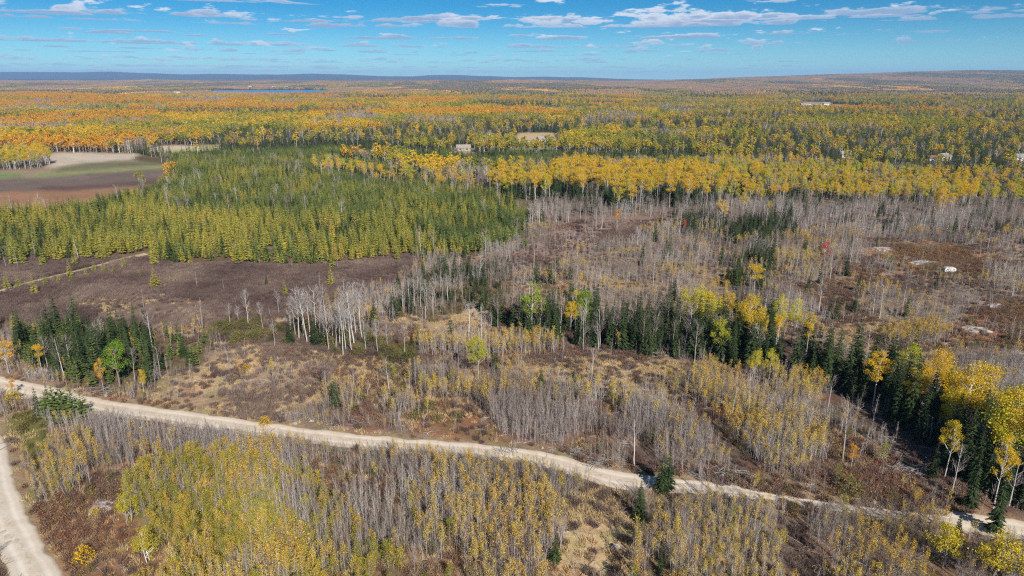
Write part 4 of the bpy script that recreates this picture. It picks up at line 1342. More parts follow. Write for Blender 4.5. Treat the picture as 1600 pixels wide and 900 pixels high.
TENS = ['', '', 'twenty', 'thirty', 'forty', 'fifty', 'sixty', 'seventy', 'eighty', 'ninety', 'hundred'] + ['far'] * 20
ORD2 = ['first', 'second', 'third', 'fourth', 'fifth', 'sixth', 'seventh', 'eighth', 'ninth', 'tenth']


def rel_labels(desc, px, py, X, Y, h):
    """one label per thing: size, kind, nearest thing one can find, side of it, then its order among its likes"""
    q1, q2 = np.quantile(h, [0.33, 0.67]) if len(h) > 3 else (0, 0)
    lab = []
    for i in range(len(px)):
        d = np.hypot(REFPX[:, 0] - px[i], (REFPX[:, 1] - py[i]) * 1.6)
        k = int(np.argmin(d))
        dx, dy = px[i] - REFPX[k, 0], (py[i] - REFPX[k, 1]) * 1.6
        side = ('right of' if dx > 0 else 'left of') if abs(dx) > abs(dy) else ('in front of' if dy > 0 else 'behind')
        if d[k] > 90:
            side = {'right of': 'well right of', 'left of': 'well left of', 'in front of': 'well in front of', 'behind': 'well behind'}[side]
        sz = 'tall' if h[i] > q2 else ('short' if h[i] < q1 else 'middling')
        lab.append('%s %s %s %s' % (sz, desc, side, REFS[k][2]))
    by = {}
    for i, l in enumerate(lab):
        by.setdefault(l, []).append(i)
    for l, ii in by.items():
        if len(ii) > 1:
            ii = sorted(ii, key=lambda j: px[j])
            for n, j in enumerate(ii):
                o = ORD[n] if n < len(ORD) else TENS[n // 10] + ' ' + ORD2[n % 10] + ' from left'
                lab[j] = l + ', ' + o
    for i, l in enumerate(lab):
        if len(l.split()) > 16:
            l = l.replace(' well ', ' ').replace(', ', ' ').replace(' in front of ', ' before ')
        if len(l.split()) > 16:
            l = l.replace(' from left', '').replace('small ', '')
        lab[i] = l
    return lab


DESC = {'bare_sapling': 'bare grey sapling', 'gold_sapling': 'sparse golden sapling', 'leafy_sapling': 'bushy yellow sapling', 'spruce': 'dark spruce',
        'pine': 'green pine', 'tamarack': 'yellow tamarack', 'gold_aspen': 'golden aspen', 'green_aspen': 'yellow-green aspen', 'bare_tree': 'bare grey tree',
        'snag': 'dead white snag', 'olive_shrub': 'olive shrub', 'purple_brush': 'purple-brown shrub', 'red_brush': 'red-brown shrub'}
GROUPS = {'bare_sapling': 'bare grey saplings of the thickets', 'gold_sapling': 'sparse golden saplings of the thickets', 'leafy_sapling': 'bushy yellow saplings at the lower left', 'spruce': 'dark spruces of the strip and groves',
          'pine': 'young pines of the plantation', 'tamarack': 'tamaracks above the bog', 'gold_aspen': 'golden aspens of the forest belt', 'green_aspen': 'yellow-green aspens of the forest belt', 'bare_tree': 'bare grey trees',
          'snag': 'dead snags in and round the bog', 'olive_shrub': 'olive shrubs under the trees'}
STUFFNAME = {'bare_sapling': 'sapling_thicket', 'gold_sapling': 'golden_thicket', 'leafy_sapling': 'leafy_thicket', 'spruce': 'spruce_woods', 'pine': 'pine_woods', 'tamarack': 'tamarack_woods',
             'gold_aspen': 'golden_woods', 'green_aspen': 'green_woods', 'bare_tree': 'bare_woods', 'snag': 'snag_woods', 'olive_shrub': 'olive_undergrowth', 'purple_brush': 'purple_undergrowth',
             'red_brush': 'red_undergrowth', 'straw_tuft': 'straw_grass', 'deadfall': 'fallen_branches', 'far_gold': 'far_golden_forest', 'far_mixed': 'far_mixed_forest', 'far_green': 'far_yellow_green_forest', 'far_orange': 'far_orange_forest', 'far_conifer': 'far_conifer_forest',
             'far_bare': 'far_bare_forest', 'stand_mixed': 'distant_mixed_forest', 'stand_orange': 'distant_orange_forest', 'stand_dark': 'distant_conifer_forest', 'stand_bare': 'distant_bare_forest'}
STUFFLABEL = {'deadfall': 'fallen dead branches strewn through the brush', 'straw_tuft': 'straw coloured grass tufts over the open ground'}


def gn_instancer(name, key, A, Z):
    col = bpy.data.collections.new('source_' + key)
    for i, P in enumerate(PROTO[key]):
        po = bpy.data.objects.new('%s_%02d' % (key, i), P['j'])
        col.objects.link(po)
    me = bpy.data.meshes.new(name)
    n = len(A)
    me.vertices.add(n)
    me.vertices.foreach_set('co', np.c_[A[:, 0], A[:, 1], Z].astype(np.float32).ravel())
    at_ = me.attributes.new('scl', 'FLOAT_VECTOR', 'POINT')
    at_.data.foreach_set('vector', np.c_[A[:, 2], A[:, 2], A[:, 3]].astype(np.float32).ravel())
    at_ = me.attributes.new('rot', 'FLOAT_VECTOR', 'POINT')
    lean = 0.0 if 'stand' in key else (0.085 if 'sapling' in key else 0.035)
    at_.data.foreach_set('vector', np.c_[rng.normal(0, lean, n), rng.normal(0, lean, n), A[:, 4]].astype(np.float32).ravel())
    at_ = me.attributes.new('pick', 'INT', 'POINT')
    at_.data.foreach_set('value', A[:, 5].astype(np.int32))
    o = link(name, me)
    ng = bpy.data.node_groups.new('scatter_' + key, 'GeometryNodeTree')
    ng.interface.new_socket('Geometry', in_out='INPUT', socket_type='NodeSocketGeometry')
    ng.interface.new_socket('Geometry', in_out='OUTPUT', socket_type='NodeSocketGeometry')
    N = ng.nodes
    gi = N.new('NodeGroupInput')
    go = N.new('NodeGroupOutput')
    ip = N.new('GeometryNodeInstanceOnPoints')
    ci = N.new('GeometryNodeCollectionInfo')
    ci.inputs['Collection'].default_value = col
    ci.inputs['Separate Children'].default_value = True
    ci.inputs['Reset Children'].default_value = True
    ip.inputs['Pick Instance'].default_value = True

    def attr(nm, dt):
        a = N.new('GeometryNodeInputNamedAttribute')
        a.data_type = dt
        a.inputs['Name'].default_value = nm
        return a.outputs['Attribute']
    ng.links.new(gi.outputs[0], ip.inputs['Points'])
    ng.links.new(ci.outputs[0], ip.inputs['Instance'])
    ng.links.new(attr('pick', 'INT'), ip.inputs['Instance Index'])
    ng.links.new(attr('rot', 'FLOAT_VECTOR'), ip.inputs['Rotation'])
    ng.links.new(attr('scl', 'FLOAT_VECTOR'), ip.inputs['Scale'])
    ng.links.new(ip.outputs[0], go.inputs[0])
    md = o.modifiers.new('scatter', 'NODES')
    md.node_group = ng
    return o


_l = rel_labels('bare white poplar', np.array([p[5] for p in PJ]), np.array([p[6] for p in PJ]), None, None, np.array([p[7] for p in PJ]))
for (X0, Y0, z0, sz, i, x, yf, h, g), lb in zip(PJ, _l):
    single('white_poplar', X0, Y0, z0 - 0.03, sz * random.uniform(0.8, 1.1), sz, random.uniform(0, 6.28), i % 5, lb, g)
NOSINGLE = {'straw_tuft', 'purple_brush', 'red_brush'}
LIMIT = {'spruce': 270, 'bare_tree': 280, 'tamarack': 270, 'gold_aspen': 270, 'leafy_sapling': 290, 'olive_shrub': 250}
counts = {}
for key, parts in PL.items():
    A = np.vstack(parts)
    if not key.startswith('stand') and not key.startswith('far') and key not in NOSINGLE and len(LMA):
        ok = np.ones(len(A), bool)
        for X0, Y0, c in LMA:
            rr_ = c if 'sapling' in key else c * 1.2
            ok &= (A[:, 0] - X0) ** 2 + (A[:, 1] - Y0) ** 2 > rr_ ** 2
        A = A[ok]
    Z = hgt(A[:, 0], A[:, 1]) - 0.03
    if key in DESC and key not in NOSINGLE:
        px, py, dd = to_px(A[:, 0], A[:, 1], Z)
        h = PROTO[key][0]['h'] * A[:, 3]
        px2, py2, dd2 = to_px(A[:, 0], A[:, 1], Z + h)
        seen = (px > -15) & (px < 1615) & (py2 < 895) & (py > 0)
        size = np.where(seen, py - py2, -1)
        order = np.argsort(-size)[:LIMIT.get(key, 285)]
        order = order[size[order] > 0]
        pick_m = np.zeros(len(A), bool)
        pick_m[order] = True
        labs = rel_labels(DESC[key], px[order], py[order], A[order, 0], A[order, 1], h[order])
        for i, lab in zip(order, labs):
            single(key, A[i, 0], A[i, 1], Z[i], A[i, 2], A[i, 3], A[i, 4], A[i, 5], lab, GROUPS[key])
        A, Z = A[~pick_m], Z[~pick_m]
    counts[key] = len(A)
    if len(A):
        o = gn_instancer(STUFFNAME[key], key, A, Z)
        tag(o, None, None, None, 'stuff')
        if key in STUFFLABEL:
            o['label'] = STUFFLABEL[key]
        elif key in DESC:
            o['label'] = 'the many farther ones of the kind: ' + DESC[key]
        else:
            o['label'] = STUFFNAME[key].replace('_', ' ') + ' reaching towards the hills'
print('STUFF COUNTS', counts, sum(counts.values()))

# ------------------------------------------------------------------ ground
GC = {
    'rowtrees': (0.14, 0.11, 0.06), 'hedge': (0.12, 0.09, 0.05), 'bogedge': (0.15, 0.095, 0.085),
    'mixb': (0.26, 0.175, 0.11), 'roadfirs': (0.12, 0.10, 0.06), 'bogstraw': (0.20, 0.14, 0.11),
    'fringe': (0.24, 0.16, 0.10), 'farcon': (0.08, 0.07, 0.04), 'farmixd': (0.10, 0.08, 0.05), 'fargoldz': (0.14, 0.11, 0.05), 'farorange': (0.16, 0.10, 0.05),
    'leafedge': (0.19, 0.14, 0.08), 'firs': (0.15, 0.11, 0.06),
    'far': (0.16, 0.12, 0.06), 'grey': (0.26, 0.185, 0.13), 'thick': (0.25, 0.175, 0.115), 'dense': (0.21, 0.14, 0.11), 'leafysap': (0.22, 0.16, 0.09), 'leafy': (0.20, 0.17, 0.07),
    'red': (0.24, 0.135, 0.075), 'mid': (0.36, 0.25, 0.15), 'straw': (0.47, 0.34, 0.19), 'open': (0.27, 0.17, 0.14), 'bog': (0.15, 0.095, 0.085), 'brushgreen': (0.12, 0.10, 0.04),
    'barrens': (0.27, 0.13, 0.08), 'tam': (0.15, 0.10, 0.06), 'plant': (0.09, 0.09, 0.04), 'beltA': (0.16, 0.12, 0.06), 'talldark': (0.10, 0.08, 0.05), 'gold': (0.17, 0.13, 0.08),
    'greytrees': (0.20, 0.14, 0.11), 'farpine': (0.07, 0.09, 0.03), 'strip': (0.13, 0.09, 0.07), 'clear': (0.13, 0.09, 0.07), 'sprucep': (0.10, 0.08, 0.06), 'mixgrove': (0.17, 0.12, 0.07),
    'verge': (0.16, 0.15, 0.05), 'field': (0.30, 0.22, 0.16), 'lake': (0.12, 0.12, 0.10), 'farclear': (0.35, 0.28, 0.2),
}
FIELDS = [
    ((0.165, 0.125, 0.105), [(-700, 320), (-60, 282), (0, 279), (256, 264), (258, 268), (250, 290), (-60, 306), (-700, 330)]),
    ((0.13, 0.085, 0.075), [(60, 293), (200, 286), (252, 276), (250, 290), (60, 300)]),
    ((0.30, 0.165, 0.10), [(-700, 330), (-60, 304), (20, 299), (150, 297), (252, 288), (240, 300), (170, 315), (60, 330), (-60, 335), (-700, 350)]),
    ((0.25, 0.25, 0.12), [(40, 275), (80, 268), (262, 258), (262, 263), (130, 272), (40, 278)]),
    ((0.16, 0.15, 0.085), [(85, 266), (130, 256), (200, 252), (262, 249), (264, 257), (180, 263), (90, 270)]),
    ((0.50, 0.42, 0.34), [(50, 262), (60, 238), (110, 232), (215, 236), (230, 247), (200, 250), (130, 255), (80, 263)]),
    ((0.14, 0.24, 0.08), [(-700, 285), (-60, 271), (20, 270), (40, 272), (42, 275), (0, 279), (-60, 282), (-700, 300)]),
    ((0.38, 0.36, 0.16), [(228, 242), (232, 232), (345, 226), (342, 236), (265, 244)]),
    ((0.58, 0.48, 0.38), [(236, 230), (290, 228), (320, 230), (270, 233), (240, 235)]),
    ((0.22, 0.22, 0.10), [(795, 238), (800, 219), (872, 219), (880, 238)]),
    ((0.50, 0.37, 0.22), [(806, 220), (808, 205), (868, 205), (870, 219)]),
    ((0.38, 0.30, 0.20), [(700, 238), (706, 228), (742, 228), (746, 238)]),
    ((0.30, 0.28, 0.24), [(1250, 170), (1252, 162), (1352, 166), (1340, 170)]),
    ((0.30, 0.24, 0.18), [(1290, 252), (1300, 238), (1345, 238), (1350, 252)]),
    ((0.30, 0.24, 0.18), [(1445, 258), (1452, 243), (1640, 246), (1640, 258)]),
]


def build_ground():
    # polar sheet round the camera's foot: fine where it is near, coarse towards the horizon
    rad = [0.0, 12, 24, 36, 46, 54]
    r = 58.0
    while r < 420:
        rad.append(r)
        r *= 1.0062
    while r < 3000:
        rad.append(r)
        r *= 1.012
    while r < 25000:
        rad.append(r)
        r *= 1.02
    rad = np.array(rad)
    azf = np.radians(np.linspace(-48, 48, 620))
    azc = np.radians(np.linspace(48, 312, 60))[1:-1]
    az = np.r_[azf, azc]
    na, nr = len(az), len(rad)
    RR, AA = np.meshgrid(rad, az, indexing='ij')
    X = (RR * np.sin(AA)).ravel()
    Y = (RR * np.cos(AA)).ravel()
    Z = hgt(X, Y)
    rd = road_dist(X, Y)
    hum = (fbm(X, Y, 2.6, 3, 88) - 0.5) * 0.5 * np.clip(rd / 2.0, 0, 1) * np.clip((500 - RR.ravel()) / 200, 0, 1)
    Z = Z + hum - 0.05 * (rd < 0.4)
    z = zones_at(X, Y)
    zn = ZARR[z]
    Cc = np.zeros((len(X), 3))
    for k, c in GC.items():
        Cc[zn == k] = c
    # distant land: rust, ochre and purple-brown of bare hardwoods
    far = np.char.startswith(zn.astype(str), 'far') & (zn != 'farclear') & (RR.ravel() > 2500)
    a = fbm(X, Y * 0.5, 600, 4, 91)[:, None]
    b = fbm(X, Y * 0.5, 350, 4, 92)[:, None]
    cf = np.where(b > 0.55, (0.40, 0.22, 0.06), (0.25, 0.15, 0.11))
    cf = np.where(a < 0.45, (0.14, 0.15, 0.07), cf)
    Cc[far] = cf[far]
    dk = np.clip((RR.ravel() - 9000) / 5000, 0, 1)[:, None]
    Cc = Cc * (1 - dk) + np.array((0.07, 0.065, 0.05)) * dk
    for c, P in FIELDS:
        WX = X + (fbm(X, Y, 30, 3, 3) - 0.5) * 8
        WY = Y + (fbm(X * 0.5, Y, 12, 3, 4) - 0.5) * 9
        m = inside(poly(P), WX, WY) & (zn == 'field')
        Cc[m] = c
    # worn verge beside the roads
    v = np.clip(1 - rd / 2.2, 0, 1)[:, None] * (fbm(X, Y, 3, 2, 14)[:, None] > 0.35) * (rd > -5)[:, None]
    Cc = Cc * (1 - 0.55 * v) + np.array((0.38, 0.29, 0.17)) * 0.55 * v
    # blend a little between neighbours
    G = Cc.reshape(nr, na, 3)
    for _ in range(2):
        G[1:-1] = (G[:-2] + 2 * G[1:-1] + G[2:]) / 4
        G[:, 1:-1] = (G[:, :-2] + 2 * G[:, 1:-1] + G[:, 2:]) / 4
    Cc = G.reshape(-1, 3)
    i = np.arange(1, nr - 1)[:, None] * na + np.arange(na)[None]
    j = np.arange(1, nr - 1)[:, None] * na + (np.arange(na) + 1)[None] % na
    q = np.stack([i, j, j + na, i + na], -1).reshape(-1, 4)
    q = q[:, ::-1]
    i0 = np.arange(na)
    j0 = (i0 + 1) % na
    # inner ring as a fan of triangles round one vertex
    t = np.c_[np.zeros(na, int), na + j0, na + i0]
    loops = np.r_[q.ravel(), t.ravel()]
    cnt = np.r_[np.full(len(q), 4), np.full(len(t), 3)]
    m, w, bs, out = principled('ground_soil_and_litter', 0.95, 0.05)
    at_ = w.n('ShaderNodeAttribute', attribute_name='soil')
    geo = w.n('ShaderNodeNewGeometry')
    n1 = w.noise(geo.outputs['Position'], 0.9, 5.0, 0.65)
    n2 = w.noise(geo.outputs['Position'], 0.16, 4.0, 0.6)
    n3 = w.noise(geo.outputs['Position'], 6.0, 3.0, 0.6)
    f = w.math('ADD', w.math('MULTIPLY', n1, 1.1), w.math('MULTIPLY', n3, 0.5))
    sc = w.n('ShaderNodeVectorMath', operation='SCALE')
    w.l(at_.outputs['Color'], sc.inputs[0])
    w.l(w.math('ADD', w.math('MULTIPLY', f, 0.95), 0.18), sc.inputs['Scale'])
    tint = w.ramp(n2, [(0.35, (0.85, 0.95, 0.75)), (0.5, (1, 1, 1)), (0.65, (1.12, 0.92, 0.85))])
    col = w.mix(1.0, sc.outputs[0], tint, 'MULTIPLY')
    ta = w.n('ShaderNodeAttribute', attribute_name='tilled')
    mp = w.n('ShaderNodeMapping')
    w.l(geo.outputs['Position'], mp.inputs[0])
    mp.inputs['Rotation'].default_value = (0, 0, R(72))
    wv = w.n('ShaderNodeTexWave', wave_type='BANDS', bands_direction='X')
    w.l(mp.outputs[0], wv.inputs['Vector'])
    wv.inputs['Scale'].default_value = 0.085
    wv.inputs['Distortion'].default_value = 3.0
    wv.inputs['Detail'].default_value = 3.0
    wv.inputs['Detail Scale'].default_value = 0.6
    st = w.noise(geo.outputs['Position'], 0.045, 5.0, 0.7)
    fur = w.math('ADD', w.math('MULTIPLY', wv.outputs['Fac'], 0.35), w.math('MULTIPLY', st, 0.9))
    fs = w.n('ShaderNodeVectorMath', operation='SCALE')
    w.l(col, fs.inputs[0])
    w.l(w.math('ADD', fur, 0.40), fs.inputs['Scale'])
    col = w.mix(w.math('MULTIPLY', ta.outputs['Fac'], 0.9), col, fs.outputs[0])
    w.l(col, bs.inputs['Base Color'])
    bp = w.n('ShaderNodeBump')
    bp.inputs['Strength'].default_value = 0.7
    bp.inputs['Distance'].default_value = 0.25
    w.l(w.noise(geo.outputs['Position'], 2.2, 5.0, 0.7), bp.inputs['Height'])
    w.l(bp.outputs[0], bs.inputs['Normal'])
    Fm = (zn == 'field').astype(float)
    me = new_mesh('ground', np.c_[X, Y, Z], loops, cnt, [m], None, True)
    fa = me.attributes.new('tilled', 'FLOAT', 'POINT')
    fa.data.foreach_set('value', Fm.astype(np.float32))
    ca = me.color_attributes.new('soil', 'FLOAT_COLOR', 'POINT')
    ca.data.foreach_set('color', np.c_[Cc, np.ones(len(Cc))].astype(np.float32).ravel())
    o = link('ground', me)
    tag(o, None, None, None, 'structure')
    return o


build_ground()


def ribbon(name, key, hw, col_a, col_b, lift=0.03, widthfn=None, soft=0.8):
    L, _ = LINES[key]
    L = smooth_line({'road': ROAD, 'road2': ROAD2, 'road3': ROAD3, 'trail': TRAIL}[key], 0.5)
    n = len(L)
    T = np.gradient(L, axis=0)
    T /= np.linalg.norm(T, axis=1)[:, None]
    Nn = np.c_[-T[:, 1], T[:, 0]]
    s = np.arange(n) * 0.5
    K = 17
    ts = np.linspace(-1, 1, K)
    wl = hw + (fbm(s, s * 0 + 3.3, 3.0, 4, 21) - 0.5) * 1.5
    wr = hw + (fbm(s, s * 0 + 8.3, 3.0, 4, 22) - 0.5) * 1.5
    if widthfn is not None:
        k = widthfn(L[:, 0], L[:, 1])
        wl = wl * k
        wr = wr * k
    V = []
    ruts = []
    for t in ts:
        w_ = np.where(t < 0, wl, wr)
        P = L + Nn * (t * w_)[:, None]
        rut = 0.05 * np.exp(-((abs(t) - 0.42) / 0.13) ** 2)
        z = hgt(P[:, 0], P[:, 1]) + lift - rut + (fbm(P[:, 0], P[:, 1], 0.8, 2, 23) - 0.5) * 0.02
        if abs(t) == 1:
            z = z - 0.16
        V.append(np.c_[P, z])
    V = np.stack(V, 1).reshape(-1, 3)
    i = np.arange(n - 1)[:, None] * K + np.arange(K - 1)[None]
    q = np.stack([i, i + 1, i + K + 1, i + K], -1).reshape(-1, 4)
    m, w, b, out = principled(name + '_gravel', 0.95, 0.1)
    geo = w.n('ShaderNodeNewGeometry')
    n1 = w.noise(geo.outputs['Position'], 0.35, 5.0, 0.6)
    n2 = w.noise(geo.outputs['Position'], 5.0, 4.0, 0.7)
    ua = w.n('ShaderNodeAttribute', attribute_name='across')
    c = w.mix(w.sstep(n1, 0.42, 0.62), col_a, col_b)
    c = w.mix(w.math('MULTIPLY', w.sstep(n2, 0.55, 0.8), 0.35), c, (0.28, 0.23, 0.18))
    # wheel tracks are paler, the crown and the edges carry more loose stone and litter
    edge = w.sstep(w.math('ADD', ua.outputs['Fac'], w.math('MULTIPLY', n2, 0.3)), 0.9, 1.15)
    c = w.mix(w.math('MULTIPLY', edge, 0.6), c, (0.33, 0.24, 0.15))
    trk = w.sstep(w.math('ABSOLUTE', w.math('SUBTRACT', ua.outputs['Fac'], 0.42)), 0.0, 0.22)
    c = w.mix(w.math('MULTIPLY', trk, 0.34), c, (0.40, 0.31, 0.21))
    n4 = w.noise(geo.outputs['Position'], 1.3, 5.0, 0.7)
    crown = w.math('MULTIPLY', w.sstep(ua.outputs['Fac'], 0.3, 0.0), w.sstep(n4, 0.5, 0.62))
    c = w.mix(w.math('MULTIPLY', crown, 0.5), c, (0.30, 0.24, 0.13))
    w.l(c, b.inputs['Base Color'])
    bp = w.n('ShaderNodeBump')
    bp.inputs['Strength'].default_value = 0.5
    bp.inputs['Distance'].default_value = 0.05
    w.l(n2, bp.inputs['Height'])
    w.l(bp.outputs[0], b.inputs['Normal'])
    me = new_mesh(name, V, q.ravel(), np.full(len(q), 4), [m], None, True)
    aa = me.attributes.new('across', 'FLOAT', 'POINT')
    aa.data.foreach_set('value', np.tile(np.abs(ts), n).astype(np.float32))
    o = link(name, me)
    tag(o, None, None, None, 'structure')
    return o


def main_w(X, Y):
    px, py, _ = to_px(X, Y, 0)
    k = np.interp(px, [-100, 0, 400, 900, 1010, 1060, 1200, 1300, 1440, 1480, 1500, 1650], [1.1, 1.1, 1.0, 0.92, 0.95, 0.75, 0.5, 0.4, 0.36, 0.45, 0.95, 1.0])
    return k


ribbon('gravel_road', 'road', 2.65, (0.68, 0.58, 0.46), (0.60, 0.50, 0.385), 0.05, main_w)
ribbon('side_road', 'road2', 2.35, (0.67, 0.60, 0.50), (0.60, 0.52, 0.42), 0.062)
ribbon('branch_track', 'road3', 2.0, (0.56, 0.48, 0.38), (0.48, 0.40, 0.31), 0.056)
ribbon('bog_path', 'trail', 1.5, (0.50, 0.42, 0.30), (0.36, 0.32, 0.16), 0.05)

# lake
lp = poly([(318, 146.8), (322, 140.2), (380, 139.0), (470, 139.2), (530, 139.6), (515, 146.2), (470, 147.4), (430, 146.6), (370, 148)])
m, w, b, out = principled('lake_water', 0.18, 0.5)
b.inputs['Base Color'].default_value = (0.01, 0.07, 0.16, 1)
geo = w.n('ShaderNodeNewGeometry')
bp = w.n('ShaderNodeBump')
bp.inputs['Strength'].default_value = 0.6
bp.inputs['Distance'].default_value = 0.5
w.l(w.noise(geo.outputs['Position'], 0.12, 4.0, 0.6), bp.inputs['Height'])
w.l(bp.outputs[0], b.inputs['Normal'])
me = new_mesh('lake', np.c_[lp, np.full(len(lp), -1.2)], list(range(len(lp)))[::-1], [len(lp)], [m])
tag(link('lake', me), None, None, None, 'structure')


# ------------------------------------------------------------------ small things
def zat(X, Y):
    return float(hgt(np.array([X]), np.array([Y]))[0])


m, w, b, out = principled('pale_bedrock', 0.9, 0.15)
geo = w.n('ShaderNodeNewGeometry')
n1 = w.noise(geo.outputs['Position'], 0.9, 6.0, 0.65)
w.l(w.ramp(n1, [(0.3, (0.14, 0.11, 0.10)), (0.45, (0.27, 0.24, 0.22)), (0.6, (0.40, 0.36, 0.34)), (0.75, (0.26, 0.17, 0.12))]), b.inputs['Base Color'])
bp = w.n('ShaderNodeBump')
bp.inputs['Distance'].default_value = 0.15
w.l(n1, bp.inputs['Height'])
w.l(bp.outputs[0], b.inputs['Normal'])
M['rock'] = m


def rock(name, px, py, rx, ry, hz, rot, label, cat, seed, tone=None):
    X0, Y0 = at(px, py)
    r = np.random.default_rng(seed)
    na, nr = 26, 7
    V = [(0, 0, hz)]
    for i in range(1, nr + 1):
        f = i / nr
        for j in range(na):
            a = j / na * 2 * math.pi
            k = 1 + 0.42 * (vnoise(np.array([math.cos(a) * 3 + seed]), np.array([math.sin(a) * 3]), 1.0, seed)[0] - 0.5) * 2
            x, y = math.cos(a) * f * rx * k, math.sin(a) * f * ry * k
            zz = hz * (1 - f ** 2.2) + (r.random() - 0.5) * hz * 0.35 * (f < 1) - (0.15 if f == 1 else 0)
            V.append((x, y, zz))
    fs = [(0, 1 + j, 1 + (j + 1) % na) for j in range(na)]
    for i in range(nr - 1):
        for j in range(na):
            a0 = 1 + i * na
            fs.append((a0 + j, a0 + na + j, a0 + na + (j + 1) % na, a0 + (j + 1) % na))
    g = Geo()
    g.add(V, fs)
    o = link(name, g.mesh(name, [M['rock']]))
    o.location = (X0, Y0, zat(X0, Y0) + 0.02)
    o.rotation_euler = (0, 0, rot)
    tag(o, label, cat)


rock('rock_outcrop', 157, 795, 2.3, 2.3, 0.5, 0.3, 'pale bare rock outcrop in red brush at the lower left', 'rock', 1)
rock('rock_outcrop', 1378, 389, 4.0, 3.0, 0.7, 0.2, 'pale rock patch at the upper left of the red barrens', 'rock', 2)
rock('rock_outcrop', 1443, 410, 6.0, 3.0, 0.7, 0.1, 'long pale rock patch left of the white trailer', 'rock', 3)
rock('rock_outcrop', 1418, 403, 3.0, 2.0, 0.5, 0.5, 'small pale rock patch in the middle of the upper barrens', 'rock', 4)
rock('rock_outcrop', 1524, 513, 3.4, 2.2, 0.5, 2.8, 'pale rock patch in the red ground behind the golden aspens', 'rock', 5)
rock('rock_outcrop', 1556, 477, 3.0, 2.0, 0.5, 0.4, 'pale rock patch on the upper right red ground', 'rock', 6)
rock('rock_outcrop', 1565, 546, 4.0, 2.6, 0.5, 2.6, 'wide pale rock patch near the right edge', 'rock', 7)
rock('rock_outcrop', 1592, 562, 4.0, 2.4, 0.5, 2.5, 'pale rock patch cut by the right edge of the view', 'rock', 8)
rock('rock_outcrop', 1530, 534, 2.4, 1.6, 0.4, 2.8, 'small pale rock patch between two wider ones', 'rock', 9)
rock('rock_outcrop', 56, 580, 2.0, 1.4, 0.5, 0.2, 'pale rock heap above the left road bend, left one', 'rock', 10)
rock('rock_outcrop', 78, 583, 1.8, 1.3, 0.5, 0.7, 'pale rock heap above the left road bend, right one', 'rock', 11)
for k, (x, y, s) in enumerate([(1365, 785, 0.35), (1372, 792, 0.3), (1382, 790, 0.25), (1396, 795, 0.35), (1408, 797, 0.3), (1424, 794, 0.3), (1214, 757, 0.25), (848, 697, 0.3), (899, 707, 0.35), (461, 661, 0.45), (487, 657, 0.4), (166, 617, 0.5), (975, 861, 0.5), (962, 853, 0.6)]):
    near_ = ['leftmost stone beside the fading road', 'second small stone beside the fading road from the left', 'third small stone beside the fading road from the left', 'fourth stone beside the fading road from the left',
             'fifth stone beside the fading road from the left', 'rightmost stone beside the fading road', 'lone small stone where the road starts to fade', 'stone on the upper verge in the middle of the road', 'stone at the smaller branch heap by the bend',
             'stone at the left end of the branch heap near the lone fir', 'stone at the right end of the branch heap near the lone fir', 'stone in the branch heap at the foot of the fir grove', 'stone in the tan grass hollow, lower of two', 'larger pale stone in the tan grass hollow, upper of two'][k]
    rock('boulder', x, y, s, s * 0.8, s * 0.8, k, near_, 'stone', 20 + k)


def brush_pile(px, py, rx, ry, n, hz, label, seed, L=(0.7, 1.9)):
    n = int(n * 1.5)
    X0, Y0 = at(px, py)
    r = np.random.default_rng(seed)
    root = bpy.data.objects.new('brush_pile', None)
    COL.objects.link(root)
    root.location = (X0, Y0, zat(X0, Y0))
    tag(root, label, 'brush pile')
    shapes = []
    for k in range(4):
        g = Geo()
        l_ = trunk_line(r, 1.0, 0.10, 4)
        l_[:, 2] -= 0.5
        g.tube(l_, [0.022, 0.018, 0.013, 0.006], 4)
        P = along(l_, r.uniform(0.3, 0.95, 5))
        spikes(g, r, P, rv(r, 5) + (0, 0, 1.2), 0.3, 0.02, 0)
        shapes.append(g.mesh('stick', [M['deadwood']]))
    for k in range(n):
        o = bpy.data.objects.new('branch', shapes[k % 4])
        COL.objects.link(o)
        o.parent = root
        q = math.sqrt(r.random())
        a = r.uniform(0, 6.28)
        l = r.uniform(*L)
        o.location = (math.cos(a) * q * rx, math.sin(a) * q * ry, r.uniform(0.06, hz) * (1 - q * q * 0.7) + 0.05)
        o.rotation_euler = (R(90) + r.normal(0, 0.22), r.normal(0, 0.2), r.uniform(0, 6.28))
        o.scale = (l * 0.9, l * 0.9, l)


brush_pile(462, 652, 4.2, 1.7, 60, 0.9, 'heap of grey dead branches above the road left of the lone fir', 1)
brush_pile(945, 722, 4.0, 1.8, 60, 0.9, 'heap of grey dead branches on the upper road edge by the bend', 2)
brush_pile(903, 706, 2.6, 1.2, 34, 0.7, 'smaller grey branch heap left of the one by the road bend', 3)
brush_pile(1118, 741, 4.5, 1.6, 50, 0.8, 'long heap of pale branches right of the road spruces', 4, (0.9, 2.6))
brush_pile(1175, 748, 3.0, 1.4, 30, 0.6, 'loose heap of sticks at the right end of the long branch heap', 5)
brush_pile(150, 612, 4.0, 2.0, 50, 0.9, 'branch heap at the foot of the left fir grove', 6)
brush_pile(70, 592, 4.5, 1.8, 50, 0.8, 'branch heap above the left end of the road', 7)
brush_pile(1420, 738, 3.4, 1.4, 36, 0.7, 'grey slash in the forest shadow at the right', 8, (1.2, 3.2))
brush_pile(1045, 553, 6.5, 1.2, 46, 0.6, 'line of fallen pale branches under the middle of the spruce strip', 9, (1.0, 2.8))
brush_pile(790, 553 + 148, 2.6, 0.9, 26, 0.5, 'scattered sticks on the upper road verge in the middle', 10)


